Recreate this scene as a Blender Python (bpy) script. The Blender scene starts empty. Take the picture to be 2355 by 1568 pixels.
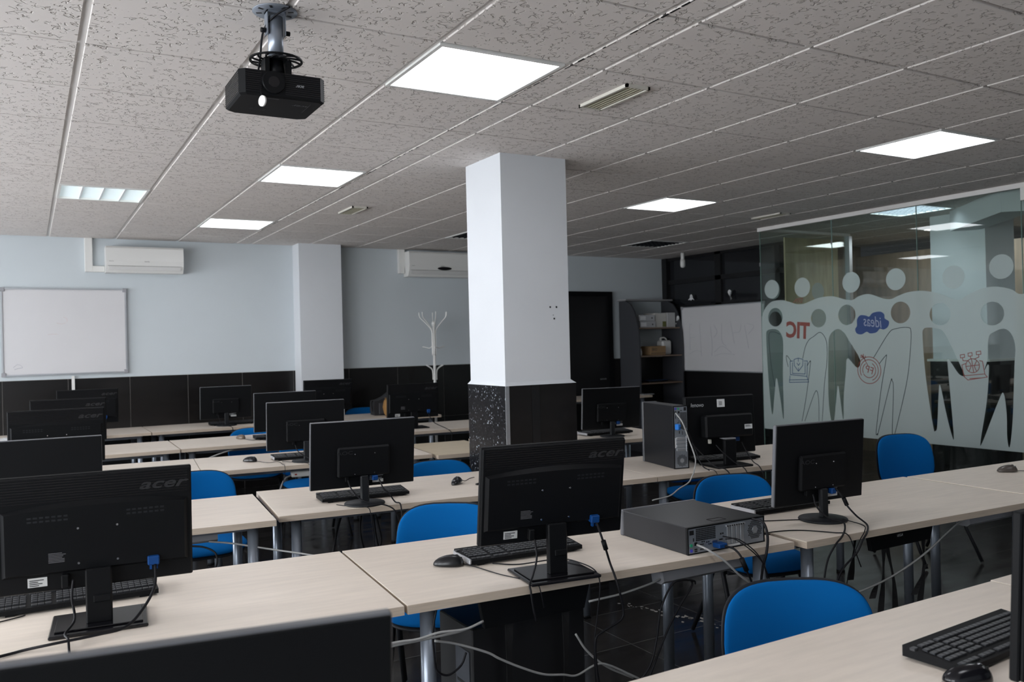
import bpy, math, random
from mathutils import Vector, Matrix
random.seed(7)
S = bpy.context.scene
COL = S.collection
PI = math.pi
# ---------------------------------------------------------------- camera, world, exposure
CAMP = Vector((-0.19796, -2.94060, 1.52389))
yaw, pitch, roll = 0.5218962, 0.0024986, -0.0241299
fw = Vector((math.sin(yaw)*math.cos(pitch), math.cos(yaw)*math.cos(pitch), math.sin(pitch)))
r0 = Vector((math.cos(yaw), -math.sin(yaw), 0)); u0 = r0.cross(fw)
rr = r0*math.cos(roll)+u0*math.sin(roll); uu = -r0*math.sin(roll)+u0*math.cos(roll)
cd = bpy.data.cameras.new('camera'); cam = bpy.data.objects.new('camera', cd); COL.objects.link(cam)
M = Matrix((rr, uu, -fw)).transposed().to_4x4(); M.translation = CAMP
cam.matrix_world = M
cd.sensor_width = 36; cd.sensor_fit = 'HORIZONTAL'; cd.lens = 1937.69/2355*36
cd.clip_start = .02; cd.clip_end = 60
cd.dof.use_dof = True; cd.dof.focus_distance = 3.3; cd.dof.aperture_fstop = 5.0
S.camera = cam
w = bpy.data.worlds.new('world'); S.world = w; w.use_nodes = True
w.node_tree.nodes['Background'].inputs[0].default_value = (.55, .68, .85, 1)
w.node_tree.nodes['Background'].inputs[1].default_value = .35
S.view_settings.view_transform = 'Standard'; S.view_settings.look = 'None'
S.view_settings.gamma = 1; S.view_settings.use_curve_mapping = False
S.view_settings.exposure = -0.03
S.cycles.use_denoising = True
S.cycles.max_bounces = 8; S.cycles.transparent_max_bounces = 16
S.cycles.sample_clamp_indirect = 4; S.cycles.caustics_reflective = False; S.cycles.caustics_refractive = False
L_WINDOW = 12.5; L_PANEL = 8.5
H = 2.69            # ceiling
# ---------------------------------------------------------------- materials
MATS = {}
def mat(name, col, rough=.5, metal=0, spec=.5, emit=0, bump=None, vary=None, sheen=0, ecol=None):
    if name in MATS: return MATS[name]
    m = bpy.data.materials.new(name); m.use_nodes = True; nt = m.node_tree; b = nt.nodes['Principled BSDF']
    c = (*col, 1)
    b.inputs['Base Color'].default_value = c; b.inputs['Roughness'].default_value = rough
    b.inputs['Metallic'].default_value = metal; b.inputs['Specular IOR Level'].default_value = spec
    if sheen: b.inputs['Sheen Weight'].default_value = sheen
    if emit:
        b.inputs['Emission Color'].default_value = (*(ecol or col), 1); b.inputs['Emission Strength'].default_value = emit
    tc = nt.nodes.new('ShaderNodeTexCoord')
    if vary:
        scale, amt, stretch = vary
        mp = nt.nodes.new('ShaderNodeMapping'); mp.inputs['Scale'].default_value = stretch
        n = nt.nodes.new('ShaderNodeTexNoise'); n.inputs['Scale'].default_value = scale; n.inputs['Detail'].default_value = 5
        r = nt.nodes.new('ShaderNodeMapRange'); r.inputs[1].default_value = .3; r.inputs[2].default_value = .7
        r.inputs[3].default_value = 1-amt; r.inputs[4].default_value = 1+amt*.4
        mx = nt.nodes.new('ShaderNodeVectorMath'); mx.operation = 'SCALE'; mx.inputs[0].default_value = col
        nt.links.new(tc.outputs['Object'], mp.inputs[0]); nt.links.new(mp.outputs[0], n.inputs[0])
        nt.links.new(n.outputs[0], r.inputs[0]); nt.links.new(r.outputs[0], mx.inputs['Scale'])
        nt.links.new(mx.outputs[0], b.inputs['Base Color'])
    if bump:
        scale, st = bump
        n = nt.nodes.new('ShaderNodeTexNoise'); n.inputs['Scale'].default_value = scale; n.inputs['Detail'].default_value = 3
        bp = nt.nodes.new('ShaderNodeBump'); bp.inputs['Strength'].default_value = st; bp.inputs['Distance'].default_value = .002
        nt.links.new(tc.outputs['Object'], n.inputs[0]); nt.links.new(n.outputs[0], bp.inputs['Height'])
        nt.links.new(bp.outputs[0], b.inputs['Normal'])
    MATS[name] = m; return m
BLK = mat('black_plastic', (.0045, .005, .006), .42, spec=.16)
BLKG = mat('black_gloss_plastic', (.006, .006, .008), .18, spec=.35)
BLKM = mat('black_matt_plastic', (.005, .0055, .0065), .55, spec=.15)
DGREY = mat('dark_grey_plastic', (.013, .0145, .017), .5, spec=.25)
EDGE = mat('monitor_rim_grey', (.12, .125, .138), .32, spec=.5)
KEYC = mat('key_plastic', (.030, .032, .036), .4)
SILV = mat('silver_plastic', (.42, .43, .46), .3, metal=.4)
CHROME = mat('chrome_steel', (.55, .56, .6), .22, metal=1)
LEGM = mat('grey_leg_metal', (.26, .29, .34), .33, metal=.55)
ZINC = mat('zinc_sheet', (.30, .33, .37), .35, metal=.6, vary=(8, .25, (1, 1, 1)))
WOOD = mat('pale_laminate', (.77, .685, .595), .38, spec=.35, vary=(5, .07, (1.2, 9, 9)))
WEDGE = mat('laminate_edge', (.54, .45, .36), .45, vary=(6, .13, (1.5, 12, 40)))
WOODY = mat('yellow_laminate', (.66, .56, .41), .35, vary=(5, .12, (1.2, 9, 9)))
BLUE = mat('blue_fabric', (.001, .108, .345), .9, spec=.1, bump=(1500, .35))
SHELL = mat('chair_shell_plastic', (.010, .011, .014), .55, spec=.3)
WALLP = mat('pale_blue_wall_paint', (.585, .635, .665), .75, spec=.2, bump=(160, .12), vary=(1.2, .03, (1, 1, 1)))
COLP = mat('white_column_paint', (.655, .68, .71), .7, spec=.2, bump=(120, .15), vary=(1.5, .04, (1, 1, 1)))
WHITEP = mat('white_plastic', (.74, .74, .72), .35)
CREAM = mat('cream_plastic', (.60, .58, .52), .4)
DADO = mat('black_wall_tile', (.010, .009, .009), .24, spec=.4, vary=(3, .35, (1, 1, 6)))
GROUT = mat('tile_grout', (.24, .23, .22), .8)
BOARD = mat('whiteboard_enamel', (.66, .655, .67), .18, vary=(1.2, .03, (1, 1, 1)))
ALU = mat('aluminium', (.50, .52, .55), .35, metal=.8)
WINP = mat('vga_blue_shaded', (.003, .05, .20), .5, spec=.3)  # plug blue darkened for shade; a lighter lit copy serves the upright computer
STICK = mat('label_paper', (.55, .56, .56), .6)
LOGO = mat('logo_grey', (.020, .021, .024), .3)
LOGOL = mat('logo_light', (.42, .44, .46), .4)
CABB = mat('black_cable', (.007, .007, .009), .5, spec=.2)
CABG = mat('grey_cable', (.33, .33, .325), .5)
WEB = mat('black_webbing', (.009, .009, .010), .8, bump=(800, .4))
TRAYM = mat('grey_tray', (.30, .30, .32), .45)
DARKW = mat('dark_wall_panel', (.006, .006, .007), .35)
PANEG = mat('dark_window_glass', (.012, .013, .016), .06, spec=.6)
WOODP = mat('wood_wall_panel', (.58, .48, .32), .5, vary=(2.5, .25, (6, 6, 1)))
WOODD = mat('brown_wall_panel', (.28, .215, .15), .5, vary=(2.5, .25, (6, 6, 1)))
CART = mat('cardboard', (.30, .19, .095), .8)
TBAR = mat('ceiling_bar_white', (.74, .72, .70), .5)
GREYBOX = mat('grey_box_card', (.45, .46, .48), .7)
SHELFM = mat('charcoal_laminate', (.045, .047, .055), .55)
PANEL = mat('led_diffuser', (.9, .92, 1), .6, emit=L_PANEL, ecol=(.94, .95, 1))
FLUO = mat('fluorescent_diffuser', (.8, .85, .85), .6, emit=1.15, ecol=(.82, .93, .95))
FLUO2 = mat('louver_tube_glow', (.8, .9, 1), .6, emit=7.0, ecol=(.80, .92, 1))
FILL_PANEL = mat('added_fill_diffuser', (.9, .92, 1), .6, emit=12.0, ecol=(.94, .95, 1))  # glow of the added fill panels that brighten the glass room
SKYP = mat('bright_daylight_pane', (.8, .9, 1), .3, emit=L_WINDOW, ecol=(.93, .96, 1))
PAPERW = mat('white_paper', (.72, .73, .74), .7)

def ceiling_mat():
    m = bpy.data.materials.new('fissured_ceiling_tile'); m.use_nodes = True; nt = m.node_tree; b = nt.nodes['Principled BSDF']
    N = nt.nodes.new; L = nt.links.new
    tc = N('ShaderNodeTexCoord'); n0 = N('ShaderNodeTexNoise'); n0.inputs['Scale'].default_value = 22; n0.inputs['Detail'].default_value = 2
    add = N('ShaderNodeVectorMath'); add.operation = 'MULTIPLY_ADD'; add.inputs[1].default_value = (.05,)*3
    L(tc.outputs['Object'], n0.inputs[0]); L(n0.outputs['Color'], add.inputs[0]); L(tc.outputs['Object'], add.inputs[2])
    v = N('ShaderNodeTexVoronoi'); v.feature = 'DISTANCE_TO_EDGE'; v.inputs['Scale'].default_value = 34
    L(add.outputs[0], v.inputs['Vector'])
    lt = N('ShaderNodeMapRange'); lt.inputs[1].default_value = .03; lt.inputs[2].default_value = .10
    L(v.outputs['Distance'], lt.inputs[0])           # 0 on fissure, 1 off
    n1 = N('ShaderNodeTexNoise'); n1.inputs['Scale'].default_value = 34; n1.inputs['Detail'].default_value = 1
    L(tc.outputs['Object'], n1.inputs[0])
    g = N('ShaderNodeMapRange'); g.inputs[1].default_value = .54; g.inputs[2].default_value = .60
    L(n1.outputs[0], g.inputs[0])                    # where fissures are broken
    mxx = N('ShaderNodeMath'); mxx.operation = 'MAXIMUM'; inv = N('ShaderNodeMath'); inv.operation = 'SUBTRACT'; inv.inputs[0].default_value = 1
    L(g.outputs[0], inv.inputs[1]); L(inv.outputs[0], mxx.inputs[0]); L(lt.outputs[0], mxx.inputs[1])
    mix = N('ShaderNodeMix'); mix.data_type = 'RGBA'; mix.inputs[6].default_value = (.53, .49, .465, 1); mix.inputs[7].default_value = (.70, .66, .635, 1)  # fissures coloured darker: groove shade put into the colour, besides the bump
    L(mxx.outputs[0], mix.inputs[0]); L(mix.outputs[2], b.inputs['Base Color'])
    bp = N('ShaderNodeBump'); bp.inputs['Strength'].default_value = .9; bp.inputs['Distance'].default_value = .004
    L(mxx.outputs[0], bp.inputs['Height']); L(bp.outputs[0], b.inputs['Normal'])
    b.inputs['Roughness'].default_value = .9; b.inputs['Specular IOR Level'].default_value = .1
    return m
CEIL = ceiling_mat()

def floor_mat():
    m = bpy.data.materials.new('dark_polished_floor_tile'); m.use_nodes = True; nt = m.node_tree; b = nt.nodes['Principled BSDF']
    N = nt.nodes.new; L = nt.links.new
    tc = N('ShaderNodeTexCoord'); br = N('ShaderNodeTexBrick'); br.offset = 0; br.squash = 1
    br.inputs['Scale'].default_value = 1; br.inputs['Brick Width'].default_value = .6; br.inputs['Row Height'].default_value = .45
    br.inputs['Mortar Size'].default_value = .003; br.inputs['Color1'].default_value = (.020, .019, .019, 1)
    br.inputs['Color2'].default_value = (.028, .026, .026, 1); br.inputs['Mortar'].default_value = (.10, .10, .10, 1)
    L(tc.outputs['Object'], br.inputs[0])
    n = N('ShaderNodeTexNoise'); n.inputs['Scale'].default_value = 2.2; n.inputs['Detail'].default_value = 8
    mp = N('ShaderNodeMapping'); mp.inputs['Scale'].default_value = (1, 5, 1); L(tc.outputs['Object'], mp.inputs[0]); L(mp.outputs[0], n.inputs[0])
    r = N('ShaderNodeMapRange'); r.inputs[1].default_value = .35; r.inputs[2].default_value = .8; r.inputs[3].default_value = .12; r.inputs[4].default_value = .3
    L(n.outputs[0], r.inputs[0]); L(r.outputs[0], b.inputs['Roughness'])
    L(br.outputs[0], b.inputs['Base Color']); b.inputs['Specular IOR Level'].default_value = .6
    return m
FLOOR = floor_mat()

def marble_mat():      # column face with white paint specks and scratches
    m = bpy.data.materials.new('specked_black_tile'); m.use_nodes = True; nt = m.node_tree; b = nt.nodes['Principled BSDF']
    N = nt.nodes.new; L = nt.links.new
    tc = N('ShaderNodeTexCoord'); n = N('ShaderNodeTexNoise'); n.inputs['Scale'].default_value = 9; n.inputs['Detail'].default_value = 9; n.inputs['Distortion'].default_value = 2.5
    L(tc.outputs['Object'], n.inputs[0])
    v = N('ShaderNodeTexNoise'); v.inputs['Scale'].default_value = 75; v.inputs['Detail'].default_value = 3; L(tc.outputs['Object'], v.inputs[0])
    r = N('ShaderNodeMapRange'); r.inputs[1].default_value = .60; r.inputs[2].default_value = .70; L(v.outputs[0], r.inputs[0])
    r2 = N('ShaderNodeMapRange'); r2.inputs[1].default_value = .46; r2.inputs[2].default_value = .60; L(n.outputs[0], r2.inputs[0])
    mu = N('ShaderNodeMath'); mu.operation = 'MULTIPLY'; L(r.outputs[0], mu.inputs[0]); L(r2.outputs[0], mu.inputs[1])
    mix = N('ShaderNodeMix'); mix.data_type = 'RGBA'; mix.inputs[6].default_value = (.008, .008, .010, 1); mix.inputs[7].default_value = (.45, .5, .55, 1)
    L(mu.outputs[0], mix.inputs[0]); L(mix.outputs[2], b.inputs['Base Color']); b.inputs['Roughness'].default_value = .22
    bp = N('ShaderNodeBump'); bp.inputs['Strength'].default_value = .5; bp.inputs['Distance'].default_value = .003
    L(n.outputs[0], bp.inputs['Height']); L(bp.outputs[0], b.inputs['Normal'])
    return m
MARB = marble_mat()

def glass_mat(name, tint, extra=0.0, gcol=(1, 1, 1)):
    m = bpy.data.materials.new(name); m.use_nodes = True; nt = m.node_tree; nt.nodes.clear()
    N = nt.nodes.new; L = nt.links.new
    o = N('ShaderNodeOutputMaterial'); t = N('ShaderNodeBsdfTransparent'); t.inputs[0].default_value = (*tint, 1)
    g = N('ShaderNodeBsdfGlossy'); g.inputs['Roughness'].default_value = 0.0; g.inputs[0].default_value = (*gcol, 1)
    f = N('ShaderNodeFresnel'); ge = N('ShaderNodeNewGeometry'); mr = N('ShaderNodeMapRange'); mr.inputs[3].default_value = 1.5; mr.inputs[4].default_value = 1/1.5
    L(ge.outputs['Backfacing'], mr.inputs[0]); L(mr.outputs[0], f.inputs[0])
    a = N('ShaderNodeMath'); a.operation = 'ADD'; a.inputs[1].default_value = extra; a.use_clamp = True
    mx = N('ShaderNodeMixShader'); L(f.outputs[0], a.inputs[0]); L(a.outputs[0], mx.inputs[0]); L(t.outputs[0], mx.inputs[1]); L(g.outputs[0], mx.inputs[2]); L(mx.outputs[0], o.inputs[0])
    return m
GLASS = glass_mat('clear_partition_glass', (.90, .95, .93))

def film_mat(name, col, alpha):
    m = bpy.data.materials.new(name); m.use_nodes = True; nt = m.node_tree; nt.nodes.clear()
    N = nt.nodes.new; L = nt.links.new
    o = N('ShaderNodeOutputMaterial'); t = N('ShaderNodeBsdfTransparent')
    d = N('ShaderNodeBsdfDiffuse'); d.inputs[0].default_value = (*col, 1); tr = N('ShaderNodeBsdfTranslucent'); tr.inputs[0].default_value = (*col, 1)
    m1 = N('ShaderNodeMixShader'); m1.inputs[0].default_value = .4; L(d.outputs[0], m1.inputs[1]); L(tr.outputs[0], m1.inputs[2])
    m2 = N('ShaderNodeMixShader'); m2.inputs[0].default_value = alpha; L(t.outputs[0], m2.inputs[1]); L(m1.outputs[0], m2.inputs[2]); L(m2.outputs[0], o.inputs[0])
    return m
FROST = film_mat('frosted_film', (.74, .83, .82), .49)
FILMB = film_mat('film_blue', (.09, .15, .38), .62)
FILMR = film_mat('film_red', (.42, .14, .12), .6)
FILMD = film_mat('film_outline', (.04, .06, .09), .7)
FILMW = film_mat('film_white', (.55, .6, .75), .8)

# ---------------------------------------------------------------- mesh building
class MB:
    def __init__(s): s.v = []; s.f = []; s.sm = []
    def add(s, vs, fs, smooth=False, T=None):
        o = len(s.v)
        s.v += [tuple(T @ Vector(p)) if T else tuple(p) for p in vs]
        s.f += [tuple(i+o for i in f) for f in fs]; s.sm += [smooth]*len(fs); return s
    def box(s, a, b, T=None, bev=0):
        x0, y0, z0 = a; x1, y1, z1 = b
        if bev <= 0:
            vs = [(x0,y0,z0),(x1,y0,z0),(x1,y1,z0),(x0,y1,z0),(x0,y0,z1),(x1,y0,z1),(x1,y1,z1),(x0,y1,z1)]
            fs = [(3,2,1,0),(4,5,6,7),(0,1,5,4),(1,2,6,5),(2,3,7,6),(3,0,4,7)]
            return s.add(vs, fs, False, T)
        # chamfered box
        c = bev; vs = []; idx = {}
        X = (x0, x1); Y = (y0, y1); Z = (z0, z1); sg = (1, -1)
        for i in (0, 1):
            for j in (0, 1):
                for k in (0, 1):
                    p = [X[i], Y[j], Z[k]]; d = [sg[i]*c, sg[j]*c, sg[k]*c]
                    for ax in range(3):
                        q = [p[t]+(d[t] if t != ax else 0) for t in range(3)]
                        idx[(i, j, k, ax)] = len(vs); vs.append(tuple(q))
        fs = []
        q = lambda *k: idx[k]
        for ax in range(3):
            a1, a2 = [t for t in range(3) if t != ax]
            for e in (0, 1):
                ring = []
                for (m_, n_) in ((0, 0), (1, 0), (1, 1), (0, 1)):
                    key = [0, 0, 0]; key[ax] = e; key[a1] = m_; key[a2] = n_; ring.append(idx[(*key, ax)])
                flip = (e == 1) == (ax == 1)
                fs.append(tuple(ring[::-1]) if flip else tuple(ring))
        for ax in range(3):          # edges parallel to ax
            a1, a2 = [t for t in range(3) if t != ax]
            for m_ in (0, 1):
                for n_ in (0, 1):
                    k0 = [0, 0, 0]; k0[a1] = m_; k0[a2] = n_; k1 = list(k0); k1[ax] = 1
                    fs.append((idx[(*k0, a1)], idx[(*k1, a1)], idx[(*k1, a2)], idx[(*k0, a2)]))
        for i in (0, 1):
            for j in (0, 1):
                for k in (0, 1): fs.append((idx[(i,j,k,0)], idx[(i,j,k,1)], idx[(i,j,k,2)]))
        return s.add(vs, fs, False, T)
    def cyl(s, p0, p1, r0, r1=None, n=16, caps=True):
        r1 = r0 if r1 is None else r1
        p0 = Vector(p0); p1 = Vector(p1); d = (p1-p0).normalized(); a = d.orthogonal().normalized(); b = d.cross(a)
        vs = []
        for p, r in ((p0, r0), (p1, r1)):
            for i in range(n):
                t = 2*PI*i/n; vs.append(p+a*(r*math.cos(t))+b*(r*math.sin(t)))
        s.add(vs, [(i, (i+1) % n, n+(i+1) % n, n+i) for i in range(n)], True)
        if caps:
            s.add(vs, [tuple(range(n))[::-1], tuple(range(n, 2*n))]); 
        return s
    def tube(s, pts, r, n=8, taper=None, flat=1.0):
        pts = [Vector(p) for p in pts]; m_ = len(pts); vs = []; up = None
        for i, p in enumerate(pts):
            d = (pts[min(i+1, m_-1)]-pts[max(i-1, 0)])
            if d.length < 1e-9: d = Vector((0, 0, 1))
            d.normalize()
            if up is None: up = d.orthogonal().normalized()
            up = (up-d*up.dot(d)); 
            if up.length < 1e-6: up = d.orthogonal()
            up.normalize(); b = d.cross(up); rad = r*(taper[i] if taper else 1)
            for k in range(n):
                t = 2*PI*k/n; vs.append(p+up*(rad*math.cos(t))+b*(rad*flat*math.sin(t)))
        fs = [(i*n+k, i*n+(k+1) % n, (i+1)*n+(k+1) % n, (i+1)*n+k) for i in range(m_-1) for k in range(n)]
        s.add(vs, fs, True); s.add(vs, [tuple(range(n))[::-1], tuple(range((m_-1)*n, m_*n))])
        return s
    def lathe(s, prof, c=(0, 0, 0), n=28):
        vs = []; c = Vector(c)
        for r, z in prof:
            for i in range(n):
                t = 2*PI*i/n; vs.append(c+Vector((r*math.cos(t), r*math.sin(t), z)))
        m_ = len(prof)
        s.add(vs, [(j*n+i, j*n+(i+1) % n, (j+1)*n+(i+1) % n, (j+1)*n+i) for j in range(m_-1) for i in range(n)], True)
        s.add(vs, [tuple(range(n))[::-1], tuple(range((m_-1)*n, m_*n))]); return s
    def prism(s, poly, h0, h1, axis='z', T=None):
        n = len(poly)
        def P(a, b, h): return (a, b, h) if axis == 'z' else ((h, a, b) if axis == 'x' else (a, h, b))
        vs = [P(a, b, h0) for a, b in poly]+[P(a, b, h1) for a, b in poly]
        s.add(vs, [tuple(range(n))[::-1], tuple(range(n, 2*n))]+[(i, (i+1) % n, n+(i+1) % n, n+i) for i in range(n)], False, T); return s
    def pad(s, fn, n=48, rings=(0, .35, .65, .85, .94, .985, 1)):
        """closed cushion: fn(theta, ring, side) -> point"""
        for side in (1, -1):
            vs = [fn(0, 0, side)]; fs = []
            for ri, r in enumerate(rings[1:]):
                for i in range(n): vs.append(fn(2*PI*i/n, r, side))
            for i in range(n): fs.append((0, 1+i, 1+(i+1) % n) if side > 0 else (0, 1+(i+1) % n, 1+i))
            for ri in range(len(rings)-2):
                a = 1+ri*n; b = a+n
                for i in range(n):
                    j = (i+1) % n
                    fs.append((a+i, b+i, b+j, a+j) if side > 0 else (a+j, b+j, b+i, a+i))
            s.add(vs, fs, True)
        return s
    def build(s, name, m, parent=None, loc=None, rot=None):
        me = bpy.data.meshes.new(name); me.from_pydata([tuple(p) for p in s.v], [], s.f)
        me.polygons.foreach_set('use_smooth', s.sm); me.materials.append(m); me.validate()
        import bmesh
        bm = bmesh.new(); bm.from_mesh(me); bmesh.ops.remove_doubles(bm, verts=bm.verts, dist=1e-6)
        bmesh.ops.recalc_face_normals(bm, faces=bm.faces); bm.to_mesh(me); bm.free()
        o = bpy.data.objects.new(name, me); COL.objects.link(o)
        if parent: o.parent = parent
        if loc: o.location = loc
        if rot: o.rotation_euler = rot
        return o
def tag(o, label=None, cat=None, group=None, kind=None):
    if label: o['label'] = label
    if cat: o['category'] = cat
    if group: o['group'] = group
    if kind: o['kind'] = kind
    return o
def thing(name, label, cat, loc=(0, 0, 0), rz=0, group=None, rot=None):
    o = bpy.data.objects.new(name, None); COL.objects.link(o); o.location = loc
    o.rotation_euler = rot if rot else (0, 0, rz); o.empty_display_size = .05
    return tag(o, label, cat, group)
def copy_tree(o, parent=None):
    c = o.copy(); COL.objects.link(c); c.parent = parent
    for ch in list(o.children): copy_tree(ch, c)
    return c
def struct(name, mb, m, parent=None, label=None):
    o = mb.build(name, m, parent)
    if parent is None: tag(o, label, None, None, 'structure')
    return o
def text(name, s, size, m, parent, loc, rot=(0, 0, 0), depth=.0004, shear=0, scale=(1, 1, 1), sp=1.0, align='CENTER', bold=0.0):
    cu = bpy.data.curves.new(name, 'FONT'); cu.body = s; cu.size = size; cu.extrude = depth; cu.shear = shear
    cu.offset = bold; cu.align_x = align; cu.align_y = 'CENTER'; cu.space_character = sp; cu.resolution_u = 3
    t = bpy.data.objects.new(name+'_tmp', cu); COL.objects.link(t)
    dg = bpy.context.evaluated_depsgraph_get(); me = bpy.data.meshes.new_from_object(t.evaluated_get(dg))
    bpy.data.objects.remove(t); bpy.data.curves.remove(cu)
    me.materials.clear(); me.materials.append(m)
    o = bpy.data.objects.new(name, me); COL.objects.link(o)
    if parent: o.parent = parent
    o.location = loc; o.rotation_euler = rot; o.scale = scale
    return o
def smooth_path(pts, k=8):
    P = [Vector(p) for p in pts]; P = [P[0]*2-P[1]]+P+[P[-1]*2-P[-2]]; out = []
    for i in range(1, len(P)-2):
        for j in range(k):
            t = j/k; a, b, c, d = P[i-1:i+3]
            out.append(.5*((2*b)+(c-a)*t+(2*a-5*b+4*c-d)*t*t+(3*b-a-3*c+d)*t**3))
    out.append(P[-2]); return out
def cable(name, label, pts, r=.003, m=None, cat='cable', group=None, extra=None):
    o = MB().tube(smooth_path(pts), r, 8).build(name, m or CABB)
    return tag(o, label, cat, group)

# ================================================================ SETTING
XL, YF, YB, XD = -3.0, -5.4, 6.58, 7.85
fl = struct('floor', MB().box((-3.2, -5.6, -.1), (11, 7.0, 0)), FLOOR, label='dark polished floor tiles')
sf = MB(); random.seed(5)
for k in range(46):
    u = k/45; x = 2.76+.20*u+random.gauss(0, .012+.02*(u > .4)); yy = 1.0-.62*u+random.uniform(-.01, .01); a = random.uniform(.003, .012)*(1.5 if .3 < u < .8 else .6)
    sf.prism([(x+a*random.uniform(.5, 1.4)*math.cos(q*PI/3), yy+a*random.uniform(.6, 2.2)*math.sin(q*PI/3)) for q in range(6)], .0002, .0008)
sf.build('dried_scuff', mat('dried_grout', (.34, .33, .31), .8), fl)
# ceiling tiles and bars
xs = [i*.6 for i in range(-5, 4)]+[1.969+.6*k for k in range(0, 16)]
ys = [.6*k for k in range(-9, 12)]
PAN = {(1.2, 0): 'led', (1.2, 2.4): 'led', (1.2, 4.8): 'led', (4.369, 0): 'led', (4.369, 2.4): 'led', (0, 3.6): 'fluo',
       (6.169, 4.8): 'louver', (3.769, 4.8): 'louver', (6.769, 1.8): 'lit', (8.569, 2.4): 'added_fill', (7.369, -.6): 'added_fill', (-1.8, 2.4): 'led', (-1.8, 0): 'led', (1.2, -2.4): 'led', (4.369, -2.4): 'led'}  # includes two added fill panels for the glass room
def pank(x, y):
    for (a, b), k in PAN.items():
        if abs(a-x) < .02 and abs(b-y) < .02: return k
ct = MB(); bars = MB()
for i in range(len(xs)-1):
    for j in range(len(ys)-1):
        x0, x1, y0, y1 = xs[i], xs[i+1], ys[j], min(ys[j+1], YB)
        if y1-y0 < .05 or pank(x0, y0): continue
        if 2.3 < (x0+x1)/2 < 2.9 and 1.5 < (y0+y1)/2 < 2.1: pass
        ct.box((x0+.013, y0+.009, H), (x1-.013, y1-.009, H+.022), bev=.002)
struct('ceiling', ct, CEIL, label='square fissured tiles of the suspended ceiling')
for x in xs: bars.box((x-.0145, YF, H+.006), (x+.0145, YB, H+.03))
for y in ys[:-0 or None]:
    if y < YB: bars.box((XL, y-.0125, H+.0215), (10.9, y+.0125, H+.035))
struct('trim_1', bars, TBAR, label='white metal grid bars between the ceiling tiles')
struct('trim_2', MB().box((XL, YF, H+.06), (11, 7, H+.12)), DARKW, label='dark void above the ceiling tiles')
gp = MB(); y = -1.2
while y < 6.4:
    l = random.uniform(.015, .06); g = random.uniform(.002, .007)
    if random.random() < .75: gp.box((1.813+random.uniform(0, .003), y, H-.0008), (1.815+g, y+l, H+.002))
    y += l+random.uniform(.0, .02)
struct('trim_3', gp, DARKW, label='ragged dark crack along the narrow ceiling strip')
# walls
struct('wall_back', MB().box((XL-.2, YB, 0), (XD+.1, YB+.15, H+.06)), WALLP, label='pale blue painted back wall')
struct('wall_front', MB().box((XL-.2, YF-.15, 0), (11, YF, H+.06)), WALLP, label='pale wall behind the camera')
wl = MB(); ZS, ZT = .95, 2.35
wins = [(-4.6, -2.6), (-2.2, -.2), (.2, 2.2), (2.6, 4.2), (4.6, 6.1)]
wl.box((XL-.2, YF, 0), (XL, YB, ZS)); wl.box((XL-.2, YF, ZT), (XL, YB, H+.06)); e = YF
for a, b in wins: wl.box((XL-.2, e, ZS), (XL, a, ZT)); e = b
wl.box((XL-.2, e, ZS), (XL, YB, ZT))
struct('wall_left', wl, WALLP, label='window wall out of view beside the classroom')
for k, (a, b) in enumerate(wins):
    f = MB()
    f.box((XL-.12, a, ZS), (XL-.06, b, ZS+.05)); f.box((XL-.12, a, ZT-.05), (XL-.06, b, ZT))
    for yy in (a, (a+b)/2-.025, b-.05): f.box((XL-.12, yy, ZS), (XL-.06, yy+.05, ZT))
    wo = f.build('window_%d' % (k+1), ALU); tag(wo, 'aluminium framed daylight window', kind='structure')
    MB().box((XL-.10, a, ZS), (XL-.09, b, ZT)).build('pane', SKYP, wo)
# dado tiles on the back wall, real boxes with open joints
dd = MB()
def dado_run(x0, x1, pitch, off):
    xx = [x0]; t = off
    while t < x1:
        if t > x0+.02: xx.append(t)
        t += pitch
    xx.append(x1)
    for p, q in zip(xx, xx[1:]):
        for z0, z1 in ((.0, .64), (.64, 1.272)): dd.box((p+.0022, YB-.009, z0+.0012), (q-.0022, YB-.001, z1-.0012))
dado_run(XL, 2.43, .565, -.418-.565*4); dado_run(2.92, XD, .61, 3.06)
struct('trim_4', dd, DADO, label='black tile dado along the back wall')
struct('trim_5', MB().box((XL, YB-.006, 0), (2.43, YB, 1.274)).box((2.92, YB-.006, 0), (XD, YB, 1.274)), GROUT, label='grey grout behind the black wall tiles')
struct('trim_6', MB().box((.178, YB-.03, .8), (.205, YB-.012, 1.30)), WHITEP, label='thin white cable trunking running down the black dado')
# pilaster
pl = struct('wall_pilaster', MB().box((2.43, 6.33, 0), (2.915, YB, H+.05)), COLP, label='white pilaster standing out from the back wall')
# main column
cc = struct('wall_column', MB().box((2.325, 1.54, 1.27), (2.803, 2.003, H+.05)), COLP, label='square white column above a black tiled base')
cm = MB(); cm.box((2.333, 1.522, 0), (2.832, 2.02, 1.262))
cb = cm.build('tiled_base', DADO, cc)
MB().box((2.315, 1.524, 0), (2.3325, 2.025, 1.262)).build('glossy_side_tile', MARB, cc)
MB().box((2.312, 1.517, 0), (2.338, 1.5215, 1.262)).build('corner_strip', ALU, cc)
MB().box((2.50, 1.518, 0), (2.555, 1.5215, 1.26)).build('dark_stripe', DARKW, cc)
fr = MB(); a = 1.262; b_ = 1.285
vs = [(2.313,1.52,a),(2.834,1.52,a),(2.834,2.027,a),(2.313,2.027,a),(2.325,1.54,b_),(2.803,1.54,b_),(2.803,2.003,b_),(2.325,2.003,b_)]
fr.add(vs, [(3,2,1,0),(4,5,6,7),(0,1,5,4),(1,2,6,5),(2,3,7,6),(3,0,4,7)]); fr.build('painted_lip', COLP, cc)
ho = MB()
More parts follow.
